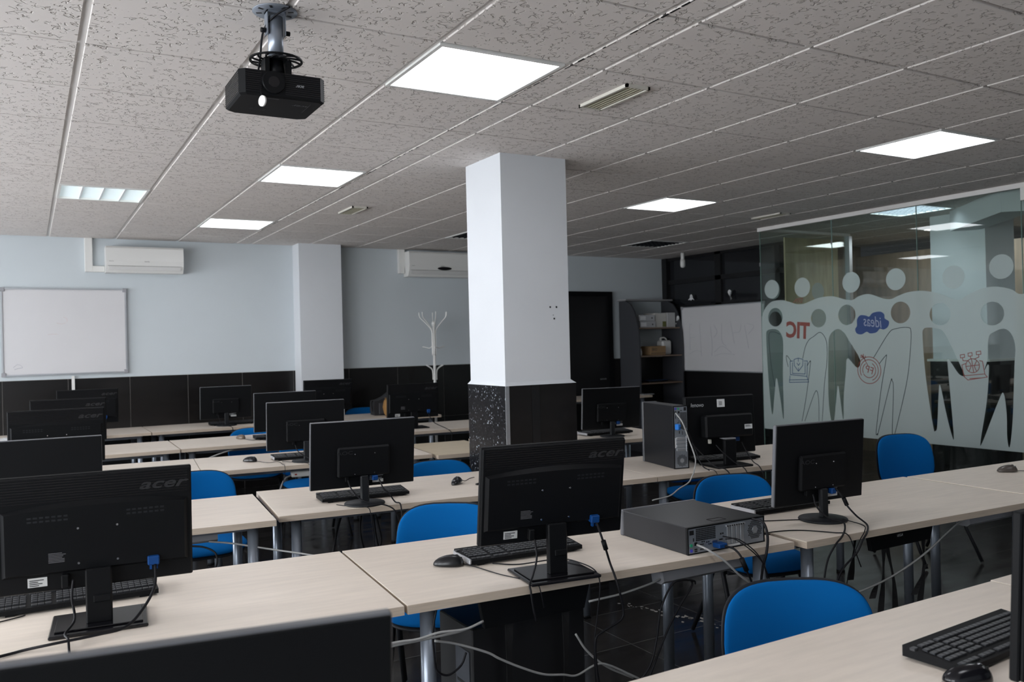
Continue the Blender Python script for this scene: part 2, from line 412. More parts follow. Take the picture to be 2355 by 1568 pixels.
for x, z in ((2.662, 1.745), (2.709, 1.745), (2.683, 1.695), (2.690, 1.672)):
    r = .0028 if abs(z-1.695) < .001 else .006
    ho.cyl((x, 1.5405, z), (x, 1.5385, z), r, n=10)
ho.build('drill_hole', DARKW, cc)
# door
dr = MB(); dr.box((6.10, YB-.04, 0), (6.87, YB-.012, 2.2)); dob = tag(dr.build('door_1', DARKW), 'black door in the back wall', kind='structure')
MB().box((6.80, YB-.055, 0), (6.875, YB-.041, 2.205)).box((6.10, YB-.055, 2.14), (6.80, YB-.041, 2.205)).build('frame', BLK, dob)
MB().cyl((6.70, YB-.09, 1.0), (6.70, YB-.041, 1.0), .012).box((6.60, YB-.1, .99), (6.71, YB-.085, 1.01)).build('handle', CHROME, dob)
# dark window wall on the right end, x = XD
dw = MB(); dw.box((XD, 4.05, 0), (XD+.12, YB+.15, 1.95)); struct('wall_right', dw, DARKW, label='black lower part of the far side wall')
ww = MB()
for z0, z1 in ((1.95, 2.0), (2.31, 2.37), (2.655, 2.75)): ww.box((XD, 4.05, z0), (XD+.1, YB, z1))
for y0, y1 in ((6.48, YB), (5.42, 5.53), (4.40, 4.48), (4.05, 4.1)): ww.box((XD, y0, 1.95), (XD+.1, y1, 2.75))
wo = tag(ww.build('window_6', DARKW), 'black framed dark interior windows above the whiteboard', kind='structure')
pm = MB()
for y0, y1 in ((5.53, 6.48), (4.48, 5.42), (4.1, 4.4)):
    for z0, z1 in ((2.0, 2.31), (2.37, 2.655)): pm.box((XD+.04, y0, z0), (XD+.05, y1, z1))
pm.build('pane', PANEG, wo)
struct('trim_7', MB().box((XD-.035, 6.48, 1.27), (XD, YB, 2.69)), DARKW, label='black corner post of the dark window wall')
# glass room behind the partition
struct('wall_inner_1', MB().box((7.97, 4.03, 0), (8.46, 4.13, 2.69)).box((7.54, 4.03, 0), (7.849, 4.049, 2.69)).box((7.849, 4.03, 0), (7.97, 4.0495, 2.69)), WOODP, label='pale wood panel wall behind the glass room')
struct('wall_inner_2', MB().box((9.35, -1.5, 0), (9.45, 4.46, 2.55)).box((8.46, 4.46, 0), (9.45, 4.56, 2.69)), WOODD, label='brown wood wall at the back of the glass room')
struct('wall_inner_3', MB().box((10.7, -5.4, 0), (10.8, 7, 2.75)), DARKW, label='dark far wall beyond the glass room')
ic = struct('wall_inner_column', MB().box((7.70, 1.74, 1.25), (8.18, 2.30, 2.72)), COLP, label='white column inside the glass room')
MB().box((7.68, 1.72, 0), (8.2, 2.32, 1.24)).build('black_base', DADO, ic); MB().box((7.66, 1.70, 1.24), (8.22, 2.34, 1.262)).build('white_cap', WHITEP, ic)
bt = Matrix.Translation((7.23, 1.42, 0)) @ Matrix.Rotation(math.radians(-40+90), 4, 'Z')
struct('trim_8', MB().box((-.62, -.13, 2.50), (.62, .13, 2.71), T=bt), COLP, label='white slanting beam under the ceiling of the glass room')
struct('wall_inner_4', MB().box((8.35, 1.05, 0), (8.75, 1.15, 2.69)), COLP, label='white wall strip beyond the inner column')
ip = MB(); ip.box((9.0, .4, .1), (9.05, 1.4, 2.5)); struct('window_7', ip, PANEG, label='dark glazed opening at the far side')
# ---- glass partition, plane x = 6.62
GX = 6.62
gp_ = thing('window_8', 'frameless glass partition with frosted figure film', None); gp_['kind'] = 'structure'
edges = [3.547, 2.62, 1.715, .81, -.1, -1.0]
for k, (b1, a1) in enumerate(zip(edges, edges[1:])):
    MB().box((GX, a1+.002, .005), (GX+.010, b1-.002, H-.04)).build('glass_pane', GLASS, gp_)
MB().box((GX+.012, 3.537, .005), (8.0, 3.547, H-.04)).build('glass_pane', GLASS, gp_)
MB().box((GX-.018, -1.0, H-.04), (GX+.03, 3.56, H-.001)).box((GX+.03, 3.52, H-.03), (8.05, 3.56, H-.001)).build('top_rail', TBAR, gp_)
MB().box((8.0, 3.50, 0), (8.05, 3.56, H-.03)).build('metal_post', ALU, gp_)
MB().box((GX-.02, .70, H-.14), (GX+.035, .80, H-.041)).build('junction_box', WHITEP, gp_)
em = MB()
for yy in edges[:-1]: em.box((GX-.0005, yy-.0025, .005), (GX+.0105, yy+.0005, H-.04))
em.build('polished_edge', mat('glass_edge_green', (.20, .30, .27), .2), gp_)
for (yy, zz) in ((3.547, 2.31), (2.62, 2.44)): MB().box((GX-.006, yy-.012, zz-.03), (GX-.0008, yy+.004, zz+.01)).build('clip', CHROME, gp_)
# frosted film with holes (2D curve, filled)
TOP = [(3.525,1.771),(3.486,1.833),(3.4,1.893),(3.268,1.904),(3.157,1.88),(3.063,1.852),(2.971,1.851),(2.879,1.877),(2.775,1.901),(2.644,1.907),(2.56,1.891),(2.477,1.866),(2.395,1.855),(2.327,1.886),(2.234,1.903),(2.157,1.887),(2.069,1.854),(1.982,1.841),(1.907,1.866),(1.811,1.892),(1.693,1.898),(1.591,1.883),(1.491,1.853),(1.405,1.815),(1.33,1.798),(1.266,1.832),(1.172,1.871),(1.071,1.889),(0.973,1.879),(0.888,1.852),(0.813,1.814),(.6,1.87),(.4,1.80),(.1,1.88),(-.2,1.8),(-.6,1.88),(-.95,1.83)]
BODY = [
 [(3.484,1.516),(3.474,1.586),(3.409,1.606),(3.327,1.595),(3.272,1.537),(3.254,1.436),(3.269,1.135),(3.272,0.663),(3.316,0.906),(3.356,1.092),(3.391,0.903),(3.425,0.7),(3.456,0.926),(3.478,1.284)],
 [(2.686,1.383),(2.663,1.525),(2.576,1.584),(2.5,1.551),(2.454,1.486),(2.325,1.29),(2.36,1.212),(2.466,1.301),(2.487,1.173),(2.518,0.94),(2.528,0.718),(2.544,0.775),(2.579,1.029),(2.602,0.936),(2.638,0.699),(2.674,0.697),(2.699,0.932)],
 [(1.678,1.484),(1.668,1.558),(1.622,1.572),(1.543,1.56),(1.467,1.511),(1.315,1.193),(1.314,1.155),(1.358,1.177),(1.425,1.274),(1.449,1.294),(1.452,1.253),(1.414,0.678),(1.426,0.634),(1.475,0.828),(1.525,1.073),(1.542,0.981),(1.561,0.719),(1.581,0.673),(1.6,0.716),(1.657,1.135)],
 [(1.092,1.474),(1.041,1.522),(0.963,1.544),(0.906,1.499),(0.878,1.393),(0.889,1.249),(0.914,0.814),(0.943,0.594),(0.961,0.666),(0.961,0.86),(0.981,1.024),(1.026,0.954),(1.165,0.613),(1.179,0.632),(1.121,0.949),(1.096,1.246),(1.134,1.206),(1.107,1.296)]]
def csm(poly, k=4):
    n = len(poly); out = []
    for i in range(n):
        a, b, c, d = [Vector(poly[(i+t-1) % n]) for t in range(4)]
        for j in range(k):
            t = j/k; p = .5*((2*b)+(c-a)*t+(2*a-5*b+4*c-d)*t*t+(3*b-a-3*c+d)*t**3); out.append((p.x, p.y))
    return out
def circ(y, z, ry, rz=None, n=36): return [(y+ry*math.cos(2*PI*i/n), z+(rz or ry)*math.sin(2*PI*i/n)) for i in range(n)]
def flat2d(name, loops, m, x, parent, ext=.0003):
    cu = bpy.data.curves.new(name, 'CURVE'); cu.dimensions = '2D'; cu.fill_mode = 'BOTH'; cu.extrude = ext
    for lp in loops:
        sp = cu.splines.new('POLY'); sp.points.add(len(lp)-1); sp.use_cyclic_u = True
        for p, q in zip(sp.points, lp): p.co = (q[0], q[1], 0, 1)
    t = bpy.data.objects.new(name+'_tmp', cu); COL.objects.link(t)
    me = bpy.data.meshes.new_from_object(t.evaluated_get(bpy.context.evaluated_depsgraph_get()))
    bpy.data.objects.remove(t); me.materials.clear(); me.materials.append(m)
    me.transform(Matrix(((0, 0, 1, x), (1, 0, 0, 0), (0, 1, 0, 0), (0, 0, 0, 1))))
    o = bpy.data.objects.new(name, me); COL.objects.link(o); o.parent = parent; return o
wave = [(p.x, p.y) for p in smooth_path([(a, b, 0) for a, b in TOP], 4)]
sheet = [(3.54, 1.74)]+wave+[(-.99, 1.8), (-.99, .57), (3.54, .547)]
heads = [(3.352,1.729,.098),(2.795,1.698,.092),(2.461,1.717,.098),(1.888,1.715,.098),(1.509,1.684,.097),(1.057,1.67,.097),(.45,1.68,.097)]
flat2d('frosted_film', [sheet]+[circ(a, b, r) for a, b, r in heads]+[csm(b) for b in BODY], FROST, GX-.0012, gp_)
flat2d('frosted_disc', [circ(a, b, .099) for a, b in ((3.392,2.026),(2.988,2.017),(2.404,2.025),(1.928,2.017),(1.382,1.993),(.974,2.045),(.5,2.03))], FROST, GX-.0012, gp_)
def film2(name, loops):       # same film on the far pane, plane y = 3.536, coordinates (x, z)
    o = flat2d(name, loops, FROST, 0, gp_); o.data.transform(Matrix(((0, 1, 0, 0), (1, 0, 0, 3.5358), (0, 0, 1, 0), (0, 0, 0, 1)))); return o
film2('frosted_film', [[(6.64, 1.80), (6.75, 1.87), (6.95, 1.90), (7.2, 1.85), (7.45, 1.90), (7.7, 1.86), (7.98, 1.89), (7.98, .55), (6.64, .55)], circ(6.82, 1.70, .097), circ(7.3, 1.72, .097), circ(7.75, 1.70, .097)])
film2('frosted_disc', [circ(6.8, 2.03, .099), circ(7.5, 2.02, .099)])
def ribbon(mb, pts, wd=.0045, closed=False, x=GX-.0022):
    P = [Vector(p) for p in pts]
    if closed: P.append(P[0])
    for a, b in zip(P, P[1:]):
        d = b-a
        if d.length < 1e-6: continue
        d.normalize(); n_ = Vector((-d.y, d.x))*wd/2; a = a-d*wd*.3; b = b+d*wd*.3
        q = [a+n_, b+n_, b-n_, a-n_]
        mb.prism([(t.x, t.y) for t in q], x-.0004, x, 'x')
def sm2(pts, k=5): return [(p.x, p.y) for p in smooth_path([(a, b, 0) for a, b in pts], k)]
r1 = MB()
for l in ([(3.003,1.299),(2.969,1.409),(2.922,1.481),(2.86,1.517),(2.778,1.557),(2.714,1.49),(2.7,1.383),(2.711,1.229),(2.742,1.05),(2.78,.678)],
          [(2.82,.675),(2.817,.867),(2.836,.972),(2.879,.925),(2.996,.663)], [(3.031,.66),(2.969,.921),(2.909,1.239),(2.916,1.265),(2.952,1.22)],
          [(3.194,1.211),(3.215,1.286),(3.209,1.326),(3.152,1.267)], [(3.296,1.55),(3.377,1.575),(3.436,1.566),(3.447,1.477),(3.422,1.221),(3.379,.999)],
          [(2.176,1.308),(2.015,1.528),(1.94,1.57),(1.819,1.578),(1.788,1.54),(1.802,1.346),(1.845,1.076),(1.966,.645),(1.986,.605),(2.001,.632),(1.978,1.017),(1.99,1.099),(2.01,1.071),(2.142,.632),(2.155,.603),(2.168,.63),(2.106,1.013),(2.044,1.302),(2.053,1.322),(2.118,1.252)]): ribbon(r1, sm2(l), .005)
r1.build('figure_outline', FILMD, gp_)
r2 = MB()
for l in ([(2.948,1.22),(2.946,1.272),(2.989,1.272)], [(3.129,1.271),(3.168,1.267),(3.168,1.13),(2.956,1.116),(2.948,1.214)], [(3.137,1.255),(3.14,1.143),(2.978,1.14),(2.974,1.256)],
          [(3.173,1.118),(3.183,1.049),(2.935,1.06),(2.956,1.116)], [(3.185,1.074),(2.94,1.083)], [(3.06,1.301),(3.116,1.286),(3.114,1.224),(3.062,1.166),(3.006,1.225),(3.001,1.287),(3.06,1.301)],
          [(3.078,1.249),(3.06,1.225),(3.04,1.25)], [(3.06,1.301),(3.06,1.265)], [(3.06,1.2),(3.06,1.166)]): ribbon(r2, l, .007)
r2.build('laptop_icon', mat('film_navy', (.02, .06, .14), .5), gp_)
r3 = MB()
for r, a0, a1 in ((.125, 0, 360), (.098, -30, 250), (.07, 120, 330), (.07, -20, 60)):
    ribbon(r3, [(2.228+r*math.cos(math.radians(a)), 1.19+r*math.sin(math.radians(a))) for a in range(a0, a1+1, 10)], .007)
for l in ([(2.291,1.319),(2.234,1.223)], [(2.32,1.313),(2.284,1.307),(2.287,1.341)], [(2.305,1.335),(2.268,1.285)], [(2.317,1.33),(2.275,1.30),(2.264,1.324)]): ribbon(r3, l, .007)
r3.build('target_icon', FILMR, gp_)
r4 = MB(); ribbon(r4, circ(1.232, 1.243, .058), .006, True)
for l in ([(1.178,1.25),(1.288,1.237)], [(1.24,1.30),(1.224,1.186)], sm2([(1.27,1.287),(1.245,1.245),(1.262,1.2)]), sm2([(1.195,1.287),(1.215,1.24),(1.20,1.2)]),
          [(1.337,1.333),(1.3,1.339),(1.299,1.313),(1.335,1.307),(1.337,1.333)], [(1.269,1.348),(1.235,1.353),(1.233,1.325),(1.267,1.322),(1.269,1.348)], [(1.198,1.36),(1.16,1.365),(1.158,1.339),(1.197,1.335),(1.198,1.36)],
          [(1.317,1.307),(1.314,1.285),(1.27,1.285)], [(1.251,1.322),(1.244,1.3)], [(1.178,1.335),(1.177,1.315),(1.213,1.3)],
          [(1.292,1.26),(1.324,1.249),(1.31,1.158),(1.13,1.177),(1.147,1.281),(1.172,1.286)], [(1.311,1.153),(1.275,1.123),(1.11,1.152),(1.13,1.175)], [(1.26,1.135),(1.17,1.143)]): ribbon(r4, l, .006)
r4.build('ball_network_icon', FILMR, gp_)
r5 = MB(); ribbon(r5, [(3.107,1.868),(3.069,1.903),(2.987,1.908),(3.001,1.862)], .006)
for k in range(4): ribbon(r5, [(3.01+k*.02, 1.865), (3.03+k*.016, 1.90)], .005)
r5.build('fan_icon', FILMR, gp_)
flat2d('speech_cloud', [csm([(2.37,1.576),(2.349,1.61),(2.347,1.667),(2.312,1.706),(2.253,1.703),(2.214,1.691),(2.175,1.723),(2.097,1.733),(2.054,1.706),(2.049,1.667),(2.006,1.638),(2.02,1.589),(2.064,1.566),(2.102,1.575),(2.141,1.542),(2.206,1.533),(2.244,1.55),(2.298,1.527),(2.351,1.536)])], FILMB, GX-.0024, gp_)
# lettering reads correctly from inside the room, so it is mirrored from here
rt = (PI/2, 0, PI/2)
text('lettering', 'TIC', .170, FILMR, gp_, (GX-.003, 3.06, 1.577), (PI/2, 0, PI/2), scale=(1.12, 1.3, 1), bold=.007).data.transform(Matrix.Rotation(math.radians(4), 4, 'Z'))
text('lettering', 'ideas', .125, FILMW, gp_, (GX-.0034, 2.175, 1.638), rt, shear=.2, scale=(.78, 1.15, 1)).data.transform(Matrix.Rotation(math.radians(5), 4, 'Z'))
text('lettering', 'FP', .095, FILMR, gp_, (GX-.003, 2.225, 1.19), rt).data.transform(Matrix.Rotation(math.radians(18), 4, 'Z'))

# ================================================================ CEILING FITTINGS
def led(x, y, label, pm=None):
    t = thing('ceiling_light', label, 'ceiling light', (x+.3, y+.3, H), group='square white ceiling panels')
    f = MB(); a, b = .289, .272
    for p, q in (((-a, -a), (a, -b)), ((-a, b), (a, a)), ((-a, -b), (-b, b)), ((b, -b), (a, b))): f.box((p[0], p[1], -.004), (q[0], q[1], .03))
    f.build('frame', WHITEP, t); MB().box((-b, -b, .001), (b, b, .008)).build('diffuser', pm or PANEL, t)
LEDL = {(1.2, 0): 'lit square ceiling panel nearest the projector', (1.2, 2.4): 'lit square ceiling panel, middle one of the row leading to the white pilaster',
        (1.2, 4.8): 'small-looking lit square ceiling panel close to the back wall', (4.369, 0): 'lit square ceiling panel in front of the glass partition, beyond the long tile rows',
        (4.369, 2.4): 'lit square ceiling panel just beyond the white column', (-1.8, 2.4): 'lit ceiling panel beside the windows', (-1.8, 0): 'lit ceiling panel beside the windows near the camera',
        (1.2, -2.4): 'lit ceiling panel above the camera', (4.369, -2.4): 'lit ceiling panel out of view ahead of the partition'}
for (x, y), k in PAN.items():
    if k == 'led': led(x, y, LEDL[(x, y)])
def louver(x, y, label, lit, n=8):
    t = thing('louver_light', label, 'ceiling light', (x+.3, y+.3, H))
    f = MB(); a, b = .289, .268
    for p, q in (((-a, -a), (a, -b)), ((-a, b), (a, a)), ((-a, -b), (-b, b)), ((b, -b), (a, b))): f.box((p[0], p[1], -.004), (q[0], q[1], .03))
    f.build('frame', WHITEP, t); MB().box((-b, -b, .045), (b, b, .05)).build('reflector', FLUO2 if lit else DARKW, t)
    l = MB()
    for k in range(1, n):
        p = -b+2*b*k/n; l.box((p-.002, -b, 0), (p+.002, b, .02)); l.box((-b, p-.002, 0), (b, p+.002, .02))
    l.build('louver_grid', ALU if lit else DGREY, t)
louver(6.169, 4.8, 'unlit dark louvred ceiling light near the dark window wall', False)
louver(3.769, 4.8, 'unlit louvred ceiling light half hidden by the white column', False)
louver(6.769, 1.8, 'lit louvred ceiling light inside the glass room', True)
led(8.569, 2.4, 'added fill light panel hidden behind the inner column of the glass room', FILL_PANEL)  # added out of sight to brighten the wood walls
led(7.369, -.6, 'added fill light panel out of view over the near end of the glass room', FILL_PANEL)  # second added fill panel, outside the frame
t = thing('fluorescent_light', 'dimmer ceiling light with four ribbed strips above the large whiteboard', 'ceiling light', (.3, 3.9, H))
f = MB(); a, b = .289, .272
for p, q in (((-a, -a), (a, -b)), ((-a, b), (a, a)), ((-a, -b), (-b, b)), ((b, -b), (a, b))): f.box((p[0], p[1], -.004), (q[0], q[1], .03))
f.build('frame', WHITEP, t); MB().box((-b, -b, .012), (b, b, .02)).build('diffuser', FLUO, t)
l = MB()
for k in range(1, 4): p = -b+2*b*k/4; l.box((p-.006, -b, .0), (p+.006, b, .012))
for k in range(1, 12): p = -b+2*b*k/12; l.box((-b, p-.0025, .004), (b, p+.0025, .012))
l.build('louver_grid', mat('rib_white', (.75, .8, .82), .5), t)
def vent(x, y, label):
    t = thing('ceiling_vent', label, 'vent', (x, y, H)); f = MB(); a, b = .068, .192
    for p, q in (((-a, -b), (a, -b+.012)), ((-a, b-.012), (a, b)), ((-a, -b), (-a+.012, b)), ((a-.012, -b), (a, b))): f.box((p[0], p[1], -.014), (q[0], q[1], .0))
    f.build('frame', CREAM, t)
    MB().box((-a+.01, -b+.01, -.006), (a-.01, b-.01, -.001)).build('backing', mat('vent_dusty', (.26, .24, .16), .8), t)
    s_ = MB()
    for k in range(5): p = -a+.026+k*.021; s_.box((p-.003, -b+.012, -.011), (p+.003, b-.012, -.006))
    s_.build('slat', mat('vent_slat', (.36, .34, .26), .7), t)
vent(2.25, .29, 'yellowed slatted air vent in the ceiling between the two nearest lit panels')
vent(2.22, 3.93, 'yellowed air vent in the ceiling before the white pilaster')
vent(6.02, 2.83, 'small air vent in the ceiling close to the glass partition')
# ceiling camera / sensor
t = thing('ceiling_sensor', 'white sensor hanging from the ceiling before the dark windows', 'sensor', (7.53, 5.8, 0))
MB().cyl((0, 0, 2.60), (0, 0, H), .026).build('stem', WHITEP, t)
MB().lathe([(.012, 2.49), (.028, 2.50), (.034, 2.52), (.034, 2.575), (.03, 2.60)]).build('housing', WHITEP, t)

# ---- projector and its mount
t = thing('projector_mount', 'grey metal pole mount with round plates holding the projector', 'projector mount', (.567, -.02, 0))
MB().lathe([(.03, H-.004), (.076, H-.003), (.076, H-.0005)]).build('ceiling_plate', LEGM, t)
sl = MB()
for k in range(8): a = k*PI/4+.3; sl.box((-.004, .045, -.0045), (.004, .064, -.0030), T=Matrix.Translation((0, 0, H)) @ Matrix.Rotation(a, 4, 'Z'))
sl.build('plate_slot', DARKW, t)
MB().box((-.032, -.02, H-.085), (-.029, .02, H-.004)).box((.029, -.02, H-.085), (.032, .02, H-.004)).box((-.032, -.02, H-.01), (.032, .02, H-.004)).build('bracket', LEGM, t)
MB().cyl((0, 0, 2.525), (0, 0, H-.02), .026).build('pole', LEGM, t)
MB().cyl((-.05, 0, H-.07), (-.033, 0, H-.07), .008).cyl((.033, 0, H-.07), (.05, 0, H-.07), .008).cyl((-.034, 0, 2.54), (-.026, 0, 2.54), .004).cyl((.026, 0, 2.54), (.036, 0, 2.54), .004).build('knob', BLK, t)
pd = MB()
ring = []
for i in range(48):
    ring.append(i)
def arcplate(mb, r0_, r1_, z0, z1, n=48):
    vs = []
    for z in (z0, z1):
        for r in (r0_, r1_):
            for i in range(n): a = 2*PI*i/n; vs.append((r*math.cos(a), r*math.sin(a), z))
    fs = []
    for i in range(n):
        j = (i+1) % n
        fs += [(i, n+i, n+j, j), (2*n+i, 2*n+j, 3*n+j, 3*n+i), (n+i, 3*n+i, 3*n+j, n+j), (i, j, 2*n+j, 2*n+i)]
    mb.add(vs, fs)
arcplate(pd, .082, .09, 2.517, 2.522); arcplate(pd, .004, .046, 2.517, 2.522)
for k in range(12):
    a0 = k*PI/6; vs = []
    for s_ in range(6):
        u = s_/5; r = .044+u*.04; a = a0+u*.55
        for dz in (2.517, 2.522):
            for da in (-.004, .004): vs.append((r*math.cos(a)-da*math.sin(a), r*math.sin(a)+da*math.cos(a), dz))
    fs = []
    for s_ in range(5):
        o = s_*4; fs += [(o, o+1, o+5, o+4), (o+2, o+6, o+7, o+3), (o, o+4, o+6, o+2), (o+1, o+3, o+7, o+5)]
    pd.add(vs, fs)
pd.build('slotted_plate', BLK, t)
MB().box((-.045, -.03, 2.455), (-.03, .03, 2.517)).box((.03, -.03, 2.44), (.045, .03, 2.517)).cyl((0, 0, 2.46), (0, 0, 2.517), .03, .024).box((-.06, -.03, 2.446), (.06, .03, 2.458)).build('swivel', BLK, t)
t = thing('projector', 'black ceiling projector with ribbed sides and lens facing the camera', 'projector', (.562, -.005, 0))
X, Y0, Y1, Z0, Z1 = .143, -.125, .122, 2.36, 2.445
body = MB(); c = .018
poly = [(-X+c, Y0), (X-c, Y0), (X, Y0+c), (X, Y1-c), (X-c*1.5, Y1), (-X+c*1.5, Y1), (-X, Y1-c), (-X, Y0+c)]
body.prism(poly, Z0+.006, Z1); inn = [(x*.95, y*.95) for x, y in poly]; n = 8
vs = [(x, y, Z0+.006) for x, y in poly]+[(x, y, Z0) for x, y in inn]
body.add(vs, [(i, (i+1) % n, n+(i+1) % n, n+i) for i in range(n)]+[tuple(range(n, 2*n))[::-1]])
body.build('housing', BLKM, t)
rb = MB(); rc_ = MB(); rd_ = MB()
for k in range(11):
    z = Z0+.012+k*.0068
    rb.box((-X-.0015, Y0+c, z), (-X+.002, Y1-c, z+.003)); rc_.box((X-.002, Y0+c, z), (X+.0015, Y1-c, z+.003))
    rb.box((-X+c, Y0-.0015, z), (-.072, Y0+.002, z+.003)); rd_.box((.005, Y0-.0015, z), (X-c, Y0+.002, z+.003))
rb.build('side_grille', BLKG, t); rc_.build('side_grille', BLKG, t); rd_.build('front_grille', BLKG, t)
MB().cyl((-.035, Y0-.012, 2.408), (-.035, Y0+.01, 2.408), .036, .040, 32).build('lens_ring', BLK, t)
MB().cyl((-.035, Y0-.0135, 2.408), (-.035, Y0-.005, 2.408), .018, n=24).build('lens', BLKG, t)
text('logo', 'acer', .016, LOGOL, t, (.055, Y0-.002, 2.405), (PI/2, PI, 0), shear=.2)
text('logo', 'acer', .032, LOGO, t, (.075, -.06, Z0-.0005), (PI, 0, PI), shear=.2)
MB().box((-.062, -.112, Z0-.0006), (-.012, -.103, Z0+.001)).build('slot', DARKW, t)
g = MB()
for a in range(4):
    for b in range(4): g.box((-.075+a*.014, .02+b*.008, Z0-.0006), (-.064+a*.014, .023+b*.008, Z0+.001))
g.build('grille', DARKW, t)
MB().box((.10, -.09, Z0-.0006), (.101, .02, Z0)).build('seam', DARKW, t)
MB().tube(smooth_path([(-.072, Y0-.003, 2.40), (-.078, Y0-.004, 2.375), (-.072, Y0-.003, 2.357)]), .0012).build('cap_string', BLK, t)
capo = MB(); capo.cyl((-.075, Y0-.004, 2.342), (-.069, Y0-.0015, 2.342), .018, n=24); capo.cyl((-.069, Y0-.0015, 2.342), (-.063, Y0+.001, 2.342), .006); capo.build('lens_cap', WHITEP, t)
cable('projector_cable', 'black cable running from the ceiling down to the projector', [(.60, -.09, H-.002), (.555, -.05, H-.03), (.53, .0, 2.62), (.52, .01, 2.53), (.505, .01, 2.44)], .0035)

# ================================================================ WALL THINGS
def whiteboard(name, label, wd, ht, loc, rz, marks):
    t = thing(name, label, 'whiteboard', loc, rz)
    MB().box((0, -.012, 0), (wd, 0, ht)).build('surface', BOARD, t)
    f = MB(); a = .014
    f.box((-a, -.02, -a), (wd+a, 0, 0)).box((-a, -.02, ht), (wd+a, 0, ht+a)).box((-a, -.02, 0), (0, 0, ht)).box((wd, -.02, 0), (wd+a, 0, ht)); f.build('frame', ALU, t)
    for cx in (0, wd):
        for cz in (0, ht): MB().box((cx-.02, -.024, cz-.02), (cx+.02, -.001, cz+.02), bev=.003).build('corner_cap', TRAYM, t)
    for mname, mm, lines, wdt in marks:
        r = MB()
        for l in lines:
            P = smooth_path([(x, -.0125, z) for x, z in l], 4); r.tube(P, wdt, 4)
        r.build(mname, mm, t)
    return t
PINK = mat('faded_red_marker', (.60, .50, .48), .5); GREYM = mat('faded_grey_marker', (.36, .37, .42), .5)
whiteboard('whiteboard', 'wide whiteboard with faint red smudges on the pale blue wall', 1.08, .83, (-.402, YB-.012, 1.332), 0,
           [('marker_smudge', PINK, [[(.46, .50), (.50, .49), (.54, .50)], [(.38, .385), (.42, .39), (.47, .388)], [(.52, .56), (.55, .54), (.55, .51)]], .0022), ('marker_smudge', GREYM, [[(.08, .07), (.12, .10), (.16, .07), (.12, .06), (.09, .05)]], .0018)])
mk = [[(.12, .28), (.12, .62), (.16, .63)], [(.12, .45), (.20, .46)], [(.30, .20), (.28, .66)], [(.10, .22), (.2, .27), (.3, .26)], [(.45, .60), (.47, .35), (.46, .2)],
      [(.5, .62), (.55, .52), (.5, .45)], [(.62, .64), (.62, .40), (.68, .33)], [(.75, .66), (.8, .36)], [(.78, .5), (.88, .52), (.9, .62)], [(.5, .25), (.62, .33), (.76, .24)], [(.5, .2), (.62, .23), (.8, .22)], [(.95, .6), (1.0, .3)], [(.98, .62), (1.08, .58), (1.0, .48)]]
mk = [[(x*1.25, z) for x, z in l] for l in mk]
whiteboard('whiteboard', 'whiteboard with faint scribbled lettering below the dark windows', 1.52, .872, (XD-.02, 6.165, 1.086), -PI/2, [('faint_writing', GREYM, mk, .002)])

def aircon(label, x0, x1, z0, z1, yb, style, duct):
    t = thing('air_conditioner', label, 'air conditioner', (x0, yb, z0)); wd = x1-x0; ht = z1-z0; D = .19
    prof = [(0, .0), (-D*.72, .0), (-D*.95, ht*.25), (-D, ht*.45), (-D*.98, ht*.93), (-D*.9, ht), (0, ht)]
    b = MB(); n = len(prof); cap = .018
    b.prism([(y, z) for y, z in prof], 0, wd, 'x'); b.build('housing', WHITEP, t)
    MB().box((.03, -D*.93, ht*.09), (wd-.03, -D*.86, ht*.22), T=Matrix()).build('louver_flap', mat('flap_white', (.62, .62, .61), .4), t)
    l = MB(); l.box((.02, -D*.965, ht*.245), (wd-.02, -D*.90, ht*.255)); l.build('panel_gap', DGREY, t)
    text('logo', 'DAITSU', .014, LOGO, t, (wd*.52, -D-.0005, ht*.42), (PI/2, 0, 0)); text('logo', 'INVERTER', .009, LOGO, t, (.05, -D-.0005, ht*.42), (PI/2, 0, 0))
    if style == 2: MB().lathe([(.001, -.004), (.055, -.004), (.055, .003), (.001, .004)]).build('display_window', BLKG, t, loc=(wd*.55, -D-.001, ht*.33), rot=(PI/2, 0, 0)).scale = (1.7, .38, 1)
    x, w_, zt, zb, xe = duct
    d = MB(); d.box((x, -.05, zb), (x+w_, 0, zt), bev=.004); d.box((x+w_-.002, -.05, zb), (xe, 0, zb+w_*.85), bev=.004)
    o = tag(d.build('cable_trunking', WHITEP), 'white square trunking beside the '+('clean air conditioner over the whiteboard' if style == 1 else 'air conditioner with the dark oval display'), 'trunking')
    o.location = (0, YB, 0)
aircon('white wall air conditioner above the wide whiteboard', .50, 1.235, 2.335, 2.598, YB-.002, 1, (.318, .072, H-.001, 2.345, .498))
aircon('white wall air conditioner with dark oval display, partly hidden by the column', 3.78, 4.62, 2.355, 2.655, YB-.002, 2, (3.70, .085, H-.001, 2.395, 3.778))

